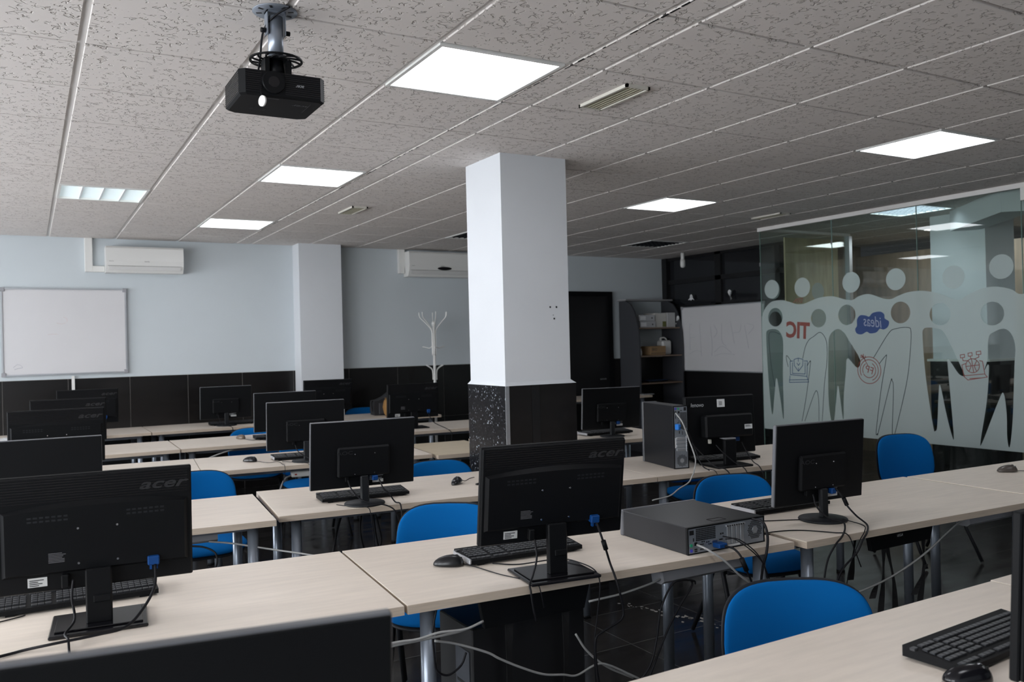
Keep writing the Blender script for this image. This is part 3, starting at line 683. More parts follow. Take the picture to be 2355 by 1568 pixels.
# coat rack
t = thing('coat_rack', 'white metal coat rack with curved hooks before the blue wall', 'coat rack', (4.0, 6.22, 0))
MB().cyl((0, 0, .03), (0, 0, 1.75), .017, n=14).build('pole', WHITEP, t)
MB().lathe([(.003, 1.745), (.022, 1.755), (.027, 1.775), (.02, 1.80), (.004, 1.807)]).build('finial', WHITEP, t)
MB().lathe([(.15, 0), (.15, .015), (.13, .025), (.02, .035)]).build('base', WHITEP, t)
for k, a in enumerate((0.1, 1.2, PI-.6, PI+.3, PI+1.3, -.9)):
    c_, s_ = math.cos(a), math.sin(a); P = [(.022, 1.40), (.024, 1.60), (.03, 1.70), (.09, 1.78), (.16, 1.85), (.172, 1.89), (.172, 1.915)]
    MB().tube(smooth_path([(r*c_, r*s_, z) for r, z in P]), .0055).build('hook', WHITEP, t)
    P = [(.022, 1.62), (.024, 1.52), (.035, 1.50), (.06, 1.487), (.11, 1.50), (.14, 1.505)]
    if k % 2 == 0: MB().tube(smooth_path([(r*c_, r*s_, z) for r, z in P]), .005).build('hook', WHITEP, t)
for k in range(6):
    a = k*PI/3+.2; c_, s_ = math.cos(a), math.sin(a); P = [(.024, 1.11), (.026, 1.2), (.045, 1.245), (.11, 1.285)]
    MB().tube(smooth_path([(r*c_, r*s_, z) for r, z in P]), .0065).build('lower_hook', WHITEP, t)

# dark shelf unit in the corner
t = thing('shelf_unit', 'tall charcoal shelf unit with curved sides in the corner by the door', 'shelf unit', (7.015, 0, 0))
prof = [(YB-.015, 0), (6.13, 0), (6.13, 1.45), (6.14, 1.62), (6.17, 1.76), (6.23, 1.92), (6.31, 2.02), (6.42, 2.07), (YB-.015, 2.07)]
MB().prism(prof, 0, .022, 'x').build('side_panel', SHELFM, t); MB().prism(prof, .76, .782, 'x').build('side_panel', SHELFM, t)
MB().box((-.03, 6.36, 2.072), (.80, YB-.015, 2.095)).build('top_board', mat('grey_board', (.30, .30, .31), .5), t)
SB = mat('brown_shelf_board', (.18, .125, .09), .5)
for z, yf in ((1.675, 6.17), (1.29, 6.14), (.915, 6.14), (.50, 6.14), (.06, 6.14)): MB().box((.023, yf, z), (.759, YB-.016, z+.018)).build('shelf_board', SB, t)
def crate(name, label, cat, a, b, m, rz=0, group=None, deco=None):
    cx, cy = (a[0]+b[0])/2, (a[1]+b[1])/2; t = thing(name, label, cat, (cx, cy, a[2]), rz, group)
    x, y, z = (b[0]-a[0])/2, (b[1]-a[1])/2, b[2]-a[2]
    MB().box((-x, -y, 0), (x, y, z), bev=.003).build('body', m, t)
    if deco: deco(t, x, y, z)
    return t
def dfile(t, x, y, z):
    MB().cyl((x*.62, -y-.0006, z*.5), (x*.62, -y+.002, z*.5), .011).build('finger_hole', DARKW, t)
    MB().box((-x*.9, -y-.0006, z*.2), (-x*.2, -y+.001, z*.8)).build('spine_label', PAPERW, t)
crate('file_box', 'grey archive box lying on another on the upper shelf', 'box', (7.10, 6.22, 1.783), (7.37, 6.5, 1.868), GREYBOX, deco=dfile)
crate('file_box', 'grey archive box underneath another on the upper shelf', 'box', (7.11, 6.22, 1.694), (7.38, 6.5, 1.780), GREYBOX, deco=dfile)
crate('carton', 'white carton beside the archive boxes on the upper shelf', 'box', (7.40, 6.25, 1.694), (7.60, 6.5, 1.895), mat('white_carton', (.6, .59, .56), .7), deco=lambda t, x, y, z: MB().box((x*.3, -y-.0006, z*.05), (x*.95, -y+.001, z*.42)).build('printed_label', mat('olive_print', (.16, .17, .05), .7), t))
crate('carton', 'white carton against the side panel on the upper shelf', 'box', (7.61, 6.24, 1.694), (7.755, 6.5, 1.90), mat('white_carton2', (.5, .5, .5), .7))
crate('cardboard_box', 'open brown cardboard box on the middle shelf', 'box', (7.24, 6.18, 1.31), (7.52, 6.42, 1.435), CART, .05, deco=lambda t, x, y, z: (text('print', 'EKO', .05, DARKW, t, (-x*.5, -y-.001, z*.62), (PI/2, 0, 0)), MB().box((-x, -y-.0006, z*.18), (x*.98, -y+.001, z*.23)).build('tape_line', DARKW, t)))
t = thing('jerrycan', 'white plastic jerrycan on the middle shelf', 'canister', (7.64, 6.36, 1.31))
MB().box((-.085, -.07, 0), (.085, .07, .20), bev=.02).build('body', WHITEP, t)
MB().tube(smooth_path([(-.06, 0, .195), (-.06, 0, .23), (0, 0, .24), (.05, 0, .21)]), .012).build('handle', WHITEP, t); MB().cyl((.06, 0, .198), (.06, 0, .225), .018).build('cap', BLK, t)
tl = MB(); random.seed(3)
for k in range(5):
    P = [(random.uniform(-.06, .06), random.uniform(-.05, .05), .006+.015*k+random.uniform(0, .02)) for _ in range(7)]
    tl.tube(smooth_path(P, 5), .005, 6)
o = tl.build('cable_bundle', CABB); o.location = (7.15, 6.36, 1.309); tag(o, 'tangled black cables beside the cardboard box', 'cable bundle')
t = thing('bottle', 'tiny white bottle at the front of the middle shelf', 'bottle', (7.085, 6.19, 1.309))
MB().lathe([(.014, 0), (.015, .005), (.015, .06), (.008, .075), (.008, .08)]).build('body', WHITEP, t); MB().cyl((0, 0, .081), (0, 0, .095), .009).build('cap', WHITEP, t)
t = thing('laptop', 'closed dark device lying on the lower shelf', 'laptop', (7.40, 6.32, .934))
MB().box((-.17, -.11, 0), (.17, .11, .02), bev=.004).build('base', BLK, t); MB().box((-.17, -.11, .021), (.17, .11, .03), bev=.003).build('lid', mat('navy_lid', (.01, .03, .08), .4), t)
# ghosts
def ghost(y, z, s, rot, label, shape):
    P = [(a*s, b*s) for a, b in shape]; o = MB(); c, q = math.cos(rot), math.sin(rot)
    P = [(a*c-b*q, a*q+b*c) for a, b in P]
    o.prism(P, -.002, 0, 'x'); ob = o.build('paper_ghost', PAPERW); ob.location = (XD-.036 if y > 6.2 else XD-.001, y, z)
    MB().cyl((-.0028, .12*s, .25*s), (-.0019, .12*s, .25*s), .05*s, n=8).cyl((-.0028, -.1*s, .27*s), (-.0019, -.1*s, .27*s), .05*s, n=8).build('eye', DARKW, ob)
    if y > 6.2: ob.location = (7.774, 6.212, z)
    tag(ob, label, 'paper decoration', 'paper ghosts')
G1 = [(-.7, -.3), (-.35, .05), (-.25, .5), (0, .7), (.3, .55), (.38, .1), (.8, -.2), (.5, -.25), (.4, -.1), (.1, -.35), (-.2, -.1)]
G2 = [(.5, -.8), (.15, -.3), (-.1, .0), (-.35, .35), (-.2, .7), (.1, .8), (.4, .6), (.4, .2), (.3, -.1), (.15, -.8), (.3, -.6)]
ghost(6.0, 2.085, .085, 0, 'paper ghost with arms spread, stuck above the corner of the scribbled whiteboard', G1)
ghost(5.24, 2.10, .085, -.5, 'paper ghost with pointed tail, stuck below the window post', G2)
ghost(6.50, 1.79, .075, .3, 'paper ghost hanging beside the shelf unit', [(a, b*1.1) for a, b in G2])

# ================================================================ DESKS
DZ = .75
def desk(x, y, yawd, label, L=1.54, D=.77, z=DZ, m=WOOD, group='pale laminate classroom tables', legs=(1, 1, 1, 1)):
    """x, y: near left corner of the top; yaw in degrees"""
    t = thing('desk', label, 'desk', (x, y, 0), math.radians(yawd), group)
    g = .0025
    MB().box((g, .002, z-.003), (L-g, D, z)).build('desktop', m, t)
    MB().box((g, 0, z-.027), (L-g, D, z-.0031)).box((g, 0, z-.0031), (L-g, .0019, z-.0005)).build('edge_band', WEDGE, t)
    fr = MB()
    for x0, x1, y0, y1 in ((.08, L-.08, .13, .16), (.08, L-.08, D-.16, D-.13), (.08, .11, .16, D-.16), (L-.11, L-.08, .16, D-.16)):
        fr.box((x0, y0, z-.062), (x1, y1, z-.0275))
    fr.build('rail', mat('rail_grey', (.20, .21, .24), .4, metal=.5), t)
    for k, (lx, ly) in enumerate(((.095, .09), (L-.095, .09), (.095, D-.09), (L-.095, D-.09))):
        if not legs[k]: continue
        lg = MB().cyl((lx, ly, .015), (lx, ly, z-.0275), .024, n=20).build('leg', LEGM, t)
        MB().cyl((lx, ly, 0), (lx, ly, .016), .026, n=16).build('foot', BLK, lg)
    return t
YAW = math.radians
desk(-.70, -2.185, 0, 'nearest table, hidden under the dark monitor at the bottom edge')
desk(.843, -2.175, 0, 'empty nearest table with only its bare top crossing the bottom corner')
desk(2.385, -2.168, 0, 'nearest table carrying the keyboard and mouse cut off by the frame')
desk(.764-1.530, -.6+.110, -4.1, 'second-row table carrying the large monitor and its square stand', L=1.53)
desk(.766, -.6, -4.1, 'second-row table carrying a monitor with a flat computer beside it', L=1.53)
desk(2.326, -.735, -2.5, 'second-row table with an empty strap holder beneath and a round-based monitor')
desk(3.882, -.81, -2.5, 'second-row table with a small mouse and an angled chair behind')
desk(.765-1.534, .905+.134, -5, 'third-row table ending at the step beside the blue seat and grey tray')
desk(.790, .975, -5.5, 'third-row table with a round-based monitor and overturned mouse')
desk(2.345, .83, -5.5, 'short third-row table in front of the black column base', L=.525, legs=(1, 0, 1, 0))
desk(2.868, .78, -5.5, 'third-row table carrying the upright computer and white-labelled monitor')
desk(.745-1.532, 2.683+.147, -5.5, 'fourth-row table behind the stack of logo monitors')
desk(.745, 2.683, -5.5, 'fourth-row table with a shiny black mouse and keyboard')
desk(2.305, 2.50, -5.5, 'yellowish short table tucked beside the black column base', L=.50, z=.742, m=WOODY, legs=(0, 1, 0, 1))
desk(2.82, 2.46, -7, 'fourth-row table beyond the column with monitor and white-edged keyboard')
desk(.833-1.542, 4.133+.02, -1, 'fifth-row table ending at a step, with white cables below')
desk(.835, 4.132, -1.2, 'fifth-row table with a brown mouse on it')
desk(2.378, 4.10, -4, 'fifth-row table beside the column with a square-based monitor')
desk(.818-1.542, 5.795, 0, 'last-row table against the black tiles, nearest the window side')
desk(.820, 5.79, 0, 'last-row table with the small round-based monitor before the black tiles')
desk(2.372, 5.66, -4, 'last-row table with the dark bag and an end cap near the coat rack', L=1.40)
desk(5.35, 5.75, -1, 'far table in front of the black door', D=.60, z=.80)
# ================================================================ CHAIRS
def make_chair(label):
    t = thing('office_chair', label, 'chair', group='blue upholstered chairs')
    def sup(th, e=3.4):
        c, s_ = math.cos(th), math.sin(th); return math.copysign(abs(c)**(2/e), c), math.copysign(abs(s_)**(2/e), s_)
    # chair faces -y; origin below middle of backrest
    def seatf(off, th_, top):
        def fn(th, r, side):
            a, b = sup(th); x = a*r*.235*top; y = -.235+b*r*.225*top; e = math.sqrt(max(0, 1-r**5))
            return (x, y, .43+off+side*th_*e+(.010 if side > 0 else 0)*(1-r)-.02*max(0, -(b*r))**3)
        return fn
    MB().pad(seatf(0, .026, 1)).build('seat', BLUE, t)
    MB().pad(seatf(-.022, .016, .985)).build('seat_shell', SHELL, t)
    def backf(off, th_, k, sc):
        def fn(th, r, side):
            a, b = sup(th, 3.7); wid = .235 - .012*max(0, b); x = a*r*wid*sc; v = b*r*.165*sc
            e = math.sqrt(max(0, 1-r**5)); yy = -.055*(x/.235)**2+.02*(v/.165)+off-side*th_*e
            return (x, yy, .635+v)
        return fn
    MB().pad(backf(0, .018, 1, 1)).build('backrest', BLUE, t)
    MB().pad(backf(.018, .014, 1, 1.02)).build('backrest_shell', SHELL, t)
    MB().box((-.03, .028, .36), (.03, .040, .56)).box((-.03, -.2, .375), (.03, .040, .388)).build('back_bracket', SHELL, t)
    for s_ in (-1, 1):
        for yy in (.02, -.46):
            MB().tube([(s_*.21, -.23+(.04 if yy > 0 else -.04), .385), (s_*.215, (yy-.23)/2+.0, .21), (s_*.225, yy, .012)], .0145, 10, flat=.75).build('leg', SHELL, t)
        MB().tube([(s_*.21, -.30, .385), (s_*.21, -.14, .385)], .012, 8).build('side_bar', SHELL, t)
    MB().tube([(-.21, -.14, .385), (.21, -.14, .385)], .010, 8).tube([(-.21, -.32, .385), (.21, -.32, .385)], .010, 8).build('cross_bar', SHELL, t)
    return t
chair0 = None
def chair(x, y, yawd, label, dz=0):
    global chair0
    if chair0 is None: c = make_chair(label); chair0 = c
    else: c = copy_tree(chair0)
    c.location = (x, y, 0); c.rotation_euler = (0, 0, YAW(yawd)); c['label'] = label; c.scale = (1, 1, 1+dz)
    return c
chair(1.81, -1.13, -26, 'nearest large blue chair behind the empty front table', -.03)
chair(1.43, .49, -33, 'blue chair behind the monitor with the square base and logo', .01)
chair(3.0, .35, -14, 'blue chair behind the flat computer')
chair(5.10, .84, -13, 'blue chair turned aside beyond the end table by the partition', .02)
chair(.635, 2.32, 0, 'blue chair whose back and bright seat show behind the large second-row monitor', .01)
chair(2.0, 1.87, -6, 'blue chair between the black column base and the overturned mouse')
chair(1.60, 4.98, -12, 'blue chair in front of the brown mouse, before the small round-based monitor')
chair(1.79, 4.00, 0, 'blue chair hidden behind the monitor by the shiny mouse, above the white power strip')
chair(3.165, 6.45, 0, 'blue chair in the last row behind a logo monitor', .02)
chair(4.02, 1.83, -20, 'blue chair tucked behind the upright computer')
chair(3.86, 3.62, -6, 'blue chair peeping out beside the black column base')

# ================================================================ MONITORS
def rlines(n, w_, h_, x0, z0, y, jit=.0):
    m = MB(); random.seed(n+11)
    for k in range(n):
        l = w_*(random.uniform(.6, 1)); z = z0-k*h_; m.box((x0, y-.0006, z), (x0+l, y, z+h_*.45))
    return m
def monitor(kind, x, y, yawd, label, W=.508, zb=.85, h=.325, tilt=5, base=None, vga=True, name='monitor'):
    t = thing(name, label, 'monitor', (x, y, DZ+.0005), YAW(yawd), 'computer monitors')
    th = .018; W2 = W/2; z0 = zb-DZ
    TT = Matrix.Translation((0, 0, z0)) @ Matrix.Rotation(YAW(tilt), 4, 'X')       # tilt: top towards -y
    def P(mb, nm, m, par=t):
        o = mb.build(nm, m, par); o.data.transform(TT); return o
    P(MB().box((-W2, .0, 0), (W2, th, h), bev=.003), 'bezel', EDGE if kind in ('aoc', 'plain') else BLKM)
    P(MB().box((-W2+.008, th, .016), (W2-.008, th+.0008, h-.012)), 'screen', BLKG)
    yb = 0
    if kind == 'acer':
        c = MB(); c.box((-W2+.003, -.010, .003), (W2-.003, .0, h-.003), bev=.003); P(c, 'back_cover', BLK)
        b = MB(); w1 = W2-.013; z1, z2 = .052, h*.72; n = 14; vs = []; prof = []
        # bulged lower shell with curved top edge
        for i in range(n+1):
            u = -1+2*i/n; vs += [(u*w1, -.0105, z1), (u*(w1-.010), -.022, z1+.008), (u*(w1-.010), -.022, z2-.006+.010*(1-u*u)), (u*w1, -.0105, z2+.018*(1-u*u))]
        fs = []
        for i in range(n):
            for j in range(3): fs.append((i*4+j, (i+1)*4+j, (i+1)*4+j+1, i*4+j+1))
            fs.append((i*4+3, (i+1)*4+3, (i+1)*4, i*4))
        fs += [(0, 1, 2, 3), tuple(n*4+q for q in (3, 2, 1, 0))]
        b.add(vs, fs); P(b, 'rear_bulge', BLK)
        yb = -.022
        for s_ in (-1, 1):
            v = MB()
            for k in range(7):
                for q in range(2): v.box((s_*.125-.05+k*.015, yb-.0004, z2-.022-q*.011), (s_*.125-.05+k*.015+.010, yb+.002, z2-.017-q*.011))
            P(v, 'vent_grille', DGREY)
        rid = MB()
        for k in range(9): rid.box((-W2+.012, -.0108, h-.012-k*.0075), (W2-.012, -.0098, h-.0105-k*.0075))
        P(rid, 'ridges', BLKG)
        lo = text('logo', 'acer', .052, LOGO, t, (0, 0, 0), shear=.35, sp=1.02, depth=.0006, bold=.001, scale=(1, 1, 1))
        lo.data.transform(TT @ Matrix.Translation((W2-.082, -.0108, h-.045)) @ Matrix.Rotation(PI/2, 4, 'X') @ Matrix.Diagonal((1.35, .8, 1, 1)))
        sc = MB()
        for sx in (-.05, .05):
            for sz in (.078, .178): sc.cyl((sx, yb-.0012, sz), (sx, yb+.003, sz), .0032, n=10)
        P(sc, 'screw', CHROME)
        P(MB().box((-.178, -.0116, .020), (-.130, -.0104, .046)), 'label_sticker', STICK)
        P(rlines(4, .036, .005, -.174, .038, -.0116), 'label_print', DGREY)
        P(rlines(7, .05, .0042, -.125, .112, yb-.0002), 'fine_print', mat('print_grey', (.10, .10, .11), .6))
        P(MB().box((-.095, -.03, .012), (-.075, -.010, .05), bev=.003), 'power_plug', BLKM)
        if vga: P(MB().box((.128, -.036, .050), (.160, -.0102, .076), bev=.003).box((.133, -.033, .038), (.139, -.022, .052)).box((.149, -.033, .038), (.155, -.022, .052)), 'vga_plug', WINP)
        # stand
        MB().box((-.034, -.052, .012), (.034, -.028, z0+.060), bev=.004).build('stand_neck', BLK, t)
        MB().box((-.014, -.058, .072), (.030, -.0525, .092), bev=.002).build('neck_clip', BLKM, t)
        MB().box((-.125, -.115, 0), (.125, .095, .010), bev=.003).box((-.112, -.09, .0102), (.112, .068, .0145), bev=.002).build('stand_base', BLKG, t)
    elif kind in ('aoc', 'plain'):
        P(MB().box((-W2+.002, -.005, .002), (W2-.002, .0, h-.002), bev=.002), 'back_cover', BLKM)
        if kind == 'aoc':
            b = MB(); b.box((-.135, -.028, .058), (.128, -.0052, .208), bev=.008); P(b, 'rear_box', BLKM)
            lo = text('logo', 'AOC', .030, LOGO, t, (0, 0, 0), depth=.0006)
            lo.data.transform(TT @ Matrix.Translation((-.10, -.0286, .180)) @ Matrix.Rotation(PI/2, 4, 'X') @ Matrix.Diagonal((1.2, .8, 1, 1)))
            sc = MB()
            for sx in (-.05, .05):
                for sz in (.072, .172): sc.cyl((sx, -.0292, sz), (sx, -.025, sz), .0028, n=10)
            P(sc, 'screw', CHROME)
            P(MB().box((.045, -.0062, .018), (.10, -.005, .034)), 'label_sticker', STICK)
            P(rlines(4, .07, .006, .03, .05, -.0053), 'fine_print', LOGOL)
            if vga: P(MB().box((.038, -.034, .034), (.066, -.010, .058), bev=.003), 'vga_plug', WINP)
            P(MB().box((-.095, -.022, .035), (-.078, -.006, .06), bev=.002), 'power_plug', BLKM)
        MB().box((-.021, -.036, .010), (.021, -.014, z0+.06), bev=.006).build('stand_neck', DGREY, t)
        MB().lathe([(.098, 0), (.1, .004), (.097, .009), (.05, .013), (.012, .014)], (0, -.02, 0), 36).build('stand_base', DGREY, t)
    elif kind == 'lenovo':
        P(MB().box((-W2+.003, -.010, .003), (W2-.003, .0, h-.003), bev=.003), 'back_cover', BLK)
        P(MB().box((-.15, -.075, .105), (.19, -.0102, .245), bev=.010), 'rear_box', BLKM)
        lo = text('logo', 'lenovo', .034, LOGOL, t, (0, 0, 0), shear=.15)
        lo.data.transform(TT @ Matrix.Translation((-W2+.085, -.0106, h-.052)) @ Matrix.Rotation(PI/2, 4, 'X'))
        P(MB().box((-.022, -.0125, h-.070), (.032, -.0102, h-.022)), 'label_sticker', PAPERW); P(rlines(5, .03, .005, -.010, h-.038, -.0126), 'label_print', DGREY)
        P(MB().box((.125, -.0765, .150), (.180, -.0752, .178)), 'label_sticker', PAPERW); P(rlines(2, .045, .006, .130, .170, -.0766), 'label_print', DGREY)
        P(MB().box((.09, -.03, .075), (.12, -.010, .10), bev=.003), 'vga_plug', WINP); P(MB().box((-.10, -.03, .07), (-.085, -.010, .095), bev=.002), 'power_plug', CREAM)
        MB().box((-.042, -.10, .012), (.042, -.075, .165), bev=.005).build('stand_neck', BLKM, t)
        MB().box((-.038, -.098, .1655), (.038, -.04, .172)).build('neck_cap', SILV, t)
        MB().box((-.125, -.15, 0), (.125, .06, .012), bev=.004).build('stand_base', BLKM, t)
    return t
monitor('plain', -.05, -1.87, -9, 'nearest monitor back filling the bottom corner', zb=.868, h=.318, tilt=4)
monitor('acer', -.032, -.235, -5, 'large monitor back with blue plug and square stand on the second-row table', W=.505, zb=.856, h=.329, tilt=4.5)
monitor('acer', 1.308, -.555, -7.8, 'monitor back with vents, logo and square base beside the flat computer', W=.521, zb=.868, h=.329, tilt=9)
monitor('aoc', 1.228, 1.05, -4.1, 'thin monitor with centre box and round stand in front of the black column base', W=.525, zb=.833, h=.333, tilt=7)
monitor('aoc', 1.447, 2.792, -6.7, 'monitor behind the shiny black mouse, its stand partly hidden', W=.525, zb=.832, h=.332, tilt=6.3, vga=False)
monitor('plain', 1.68, 4.2, -2, 'monitor showing only its upper corner behind two others', W=.52, zb=.83, h=.328, tilt=4)
monitor('aoc', 1.554, 6.022, 0, 'small-looking round-based monitor on the last row against the black tiles', zb=.822, h=.331, tilt=4.4, vga=False)
monitor('acer', 2.55, 5.78, -4, 'monitor before the foot of the white pilaster with a blue plug', W=.517, zb=.86, h=.325, tilt=5)
monitor('acer', 2.93, 4.40, -5, 'monitor beneath the coat rack with a white label and blue plug', W=.504, zb=.845, h=.322, tilt=5)
monitor('plain', -.185, 1.19, -3, 'plain monitor back between the large front one and the logo monitors', W=.525, zb=.84, h=.326, tilt=5)
monitor('acer', -.055, 2.778, -1.7, 'lowest of the three overlapping logo monitors by the whiteboard wall', W=.51, zb=.868, h=.328, tilt=5.3)
monitor('acer', .061, 4.23, -1.1, 'middle of the three overlapping logo monitors by the whiteboard wall', W=.509, zb=.86, h=.326, tilt=5.5)
monitor('acer', .278, 5.834, -1.2, 'topmost and farthest of the three overlapping logo monitors', W=.513, zb=.867, h=.323, tilt=5.8)
monitor('aoc', 3.889, 2.59, -10.6, 'monitor beyond the column with a keyboard under it and blue plug', W=.515, zb=.815, h=.331, tilt=4.8)
monitor('lenovo', 3.468, .90, -9, 'monitor with two white stickers and deep rear box beside the upright computer', W=.50, zb=.815, h=.357, tilt=-2)
monitor('aoc', 2.688, -.49, -3.2, 'thin monitor with round base on the table with the strap holder', W=.506, zb=.823, h=.338, tilt=4)
monitor('acer', 1.672, -2.01, 3, 'monitor at the frame edge, seen from its side beside the keyboard', W=.505, zb=.854, h=.327, tilt=2.6, vga=False)

# ================================================================ KEYBOARDS, MICE
def make_keyboard(silver, L=.45):
    t = thing('keyboard', 'x', 'keyboard', group='black keyboards'); D = .15
    b = MB(); p = [(-D/2, 0), (D/2, 0), (D/2, .026), (-D/2, .014)]; b.prism([(y, z) for y, z in p], -L/2, L/2, 'x'); b.build('body', BLKM, t)
    rows = [(.058, .011), (.028, .016), (.010, .016), (-.008, .016), (-.026, .016), (-.046, .016)]
    k = MB()
    for ri, (y, hh) in enumerate(rows):
        x = L/2-.010; sgn = -1
        cells = [.016]*15+[None]+[.016]*3+[None]+[.016]*4
        xx = -L/2+.010; full = L-.02; unit = full/23.3
        for c in cells:
            if c is None: xx += unit*.65; continue
            wd = unit
            if ri == 5 and 3 <= round((xx+L/2)/unit) <= 8:
                if round((xx+L/2)/unit) == 4: wd = unit*5
                elif round((xx+L/2)/unit) != 3: continue
            x0, x1 = -(xx+wd-.0018), -xx     # typist sits at +y, so the layout runs the other way here
            yy = -y
            zt = .0145+(yy+D/2)/D*.0
            zs = .020-(y)/D*.012
            k.box((x0, -y*-1*-1-.0068, zs-.003), (x1, -y*-1*-1+.0068, zs+.004), bev=.0012)
            xx += wd
            if xx > L/2-.012: break
    k.build('keys', KEYC, t)
    if silver: MB().box((-L/2-.004, -D/2-.002, .002), (-L/2+.004, D/2+.002, .020), bev=.002).box((-L/2, D/2, .004), (L/2, D/2+.004, .02)).build('silver_edge', SILV, t)
    MB().box((-L/2+.03, -D/2+.005, -.006), (-L/2+.055, -D/2+.015, .001)).box((L/2-.055, -D/2+.005, -.006), (L/2-.03, -D/2+.015, .001)).build('foot', BLK, t)
    return t
KB = {}
def keyboard(x, y, yawd, label, silver=False, z=0, L=.45):
    key = (silver, L)
    if key not in KB: KB[key] = t = make_keyboard(silver, L)
    else: t = copy_tree(KB[key])
    t.location = (x, y, DZ+.0065+z); t.rotation_euler = (0, 0, YAW(yawd)); t['label'] = label; return t
keyboard(-.075, .035, -1, 'keyboard behind the large monitor with the square stand on the second row')
keyboard(1.350, -.262, -4, 'keyboard with a silver end beside the black mouse on the second row', True)
keyboard(1.285, 1.215, -5, 'keyboard behind the round stand in front of the column')
keyboard(1.49, 2.965, -6, 'white-edged dark keyboard beside the shiny black mouse', True)
keyboard(1.70, 4.43, -2, 'keyboard beside the brown mouse on the fifth row')
keyboard(1.635, 6.13, -1, 'keyboard under the small round-based monitor on the last row')
keyboard(3.955, 2.76, -3, 'keyboard with a light edge under the monitor beyond the column', True)
keyboard(3.62, 1.04, -9, 'keyboard behind the monitor with two white stickers')
keyboard(2.74, -.235, -3, 'keyboard with a bright edge between the flat computer and the round-based monitor', True)
keyboard(1.825, -1.715, 3, 'keyboard cut off by the dark monitor at the frame edge')
def make_mouse(label, m, wheel=None):
    t = thing('mouse', label, 'mouse', group='computer mice')
    def fn(th, r, side):
        c, s_ = math.cos(th), math.sin(th); y = s_*r*.055; x = c*r*(.031-.003*math.cos(2*th)); e = math.sqrt(max(0, 1-r**2.6))
        return (x, y, .004+(.033*e*(1-.25*(y/.055)) if side > 0 else -.003*e))
    MB().pad(fn, 32).build('body', m, t)
    MB().cyl((-.003, -.028, .031), (.003, -.028, .031), .0085, n=14).build('scroll_wheel', wheel or DGREY, t)
    MB().box((-.0008, -.048, .018), (.0008, -.036, .031)).build('button_gap', DARKW, t)
    return t
def mouse(x, y, yawd, label, m=BLK, cord=None, rot=None, wheel=None, z=0):
    t = make_mouse(label, m, wheel); t.location = (x, y, DZ+.0005+z); t.rotation_euler = rot or (0, 0, YAW(yawd))
    if cord:
        bpy.context.view_layer.update()
        o = MB().tube(smooth_path(cord), .0018, 6).build('cord', CABB); o.parent = t; o.matrix_parent_inverse = (Matrix.Translation(t.location) @ t.rotation_euler.to_matrix().to_4x4()).inverted()
    return t
def dk(x, y, dz=.003): return (x, y, DZ+dz)
# placements of cords are in world space
mouse(1.065, -.262, 55, 'black mouse with a grey cord next to the silver-ended keyboard', mat('mouse_black', (.008, .0085, .010), .28, spec=.35), [dk(1.108, -.295, .008), dk(1.135, -.36), dk(1.155, -.47), dk(1.185, -.56), dk(1.195, -.64), (1.20, -.655, .73), (1.21, -.655, .68)])
mouse(1.855, 1.275, 150, 'black mouse lying upside down near the column base', BLKG, [dk(1.885, 1.29, .02), dk(1.93, 1.33), dk(1.99, 1.39), dk(2.03, 1.41)], rot=(0, .35, 2.4))
mouse(1.115, 3.0, 40, 'shiny black mouse on the fourth-row table', BLKG, [dk(1.15, 2.96, .006), dk(1.20, 2.86), dk(1.27, 2.85), dk(1.26, 2.70), dk(1.255, 2.628), (1.25, 2.61, .70), (1.23, 2.62, .60)], wheel=CHROME)
mouse(1.39, 4.58, 20, 'brown and black mouse on the fifth-row table', mat('mouse_brown', (.16, .12, .09), .3), [dk(1.40, 4.52, .006), dk(1.44, 4.38), dk(1.50, 4.40), dk(1.56, 4.2), dk(1.585, 4.125)])
mouse(4.46, -.27, 60, 'mouse with beige buttons at the frame edge by the partition', mat('mouse_beige', (.07, .058, .05), .3), [dk(4.50, -.30, .006), dk(4.58, -.33), dk(4.72, -.30)])
mouse(1.592, -1.815, 62, 'large glossy black mouse in the bottom corner', BLKG, wheel=CHROME)
t = thing('usb_plug', 'loose black usb plug near the overturned mouse', 'plug', dk(1.945, 1.185, .001), .5)
MB().box((-.028, -.008, 0), (.012, .008, .008), bev=.002).build('grip', BLK, t); MB().box((.012, -.006, .001), (.024, .006, .006)).build('connector', CHROME, t)

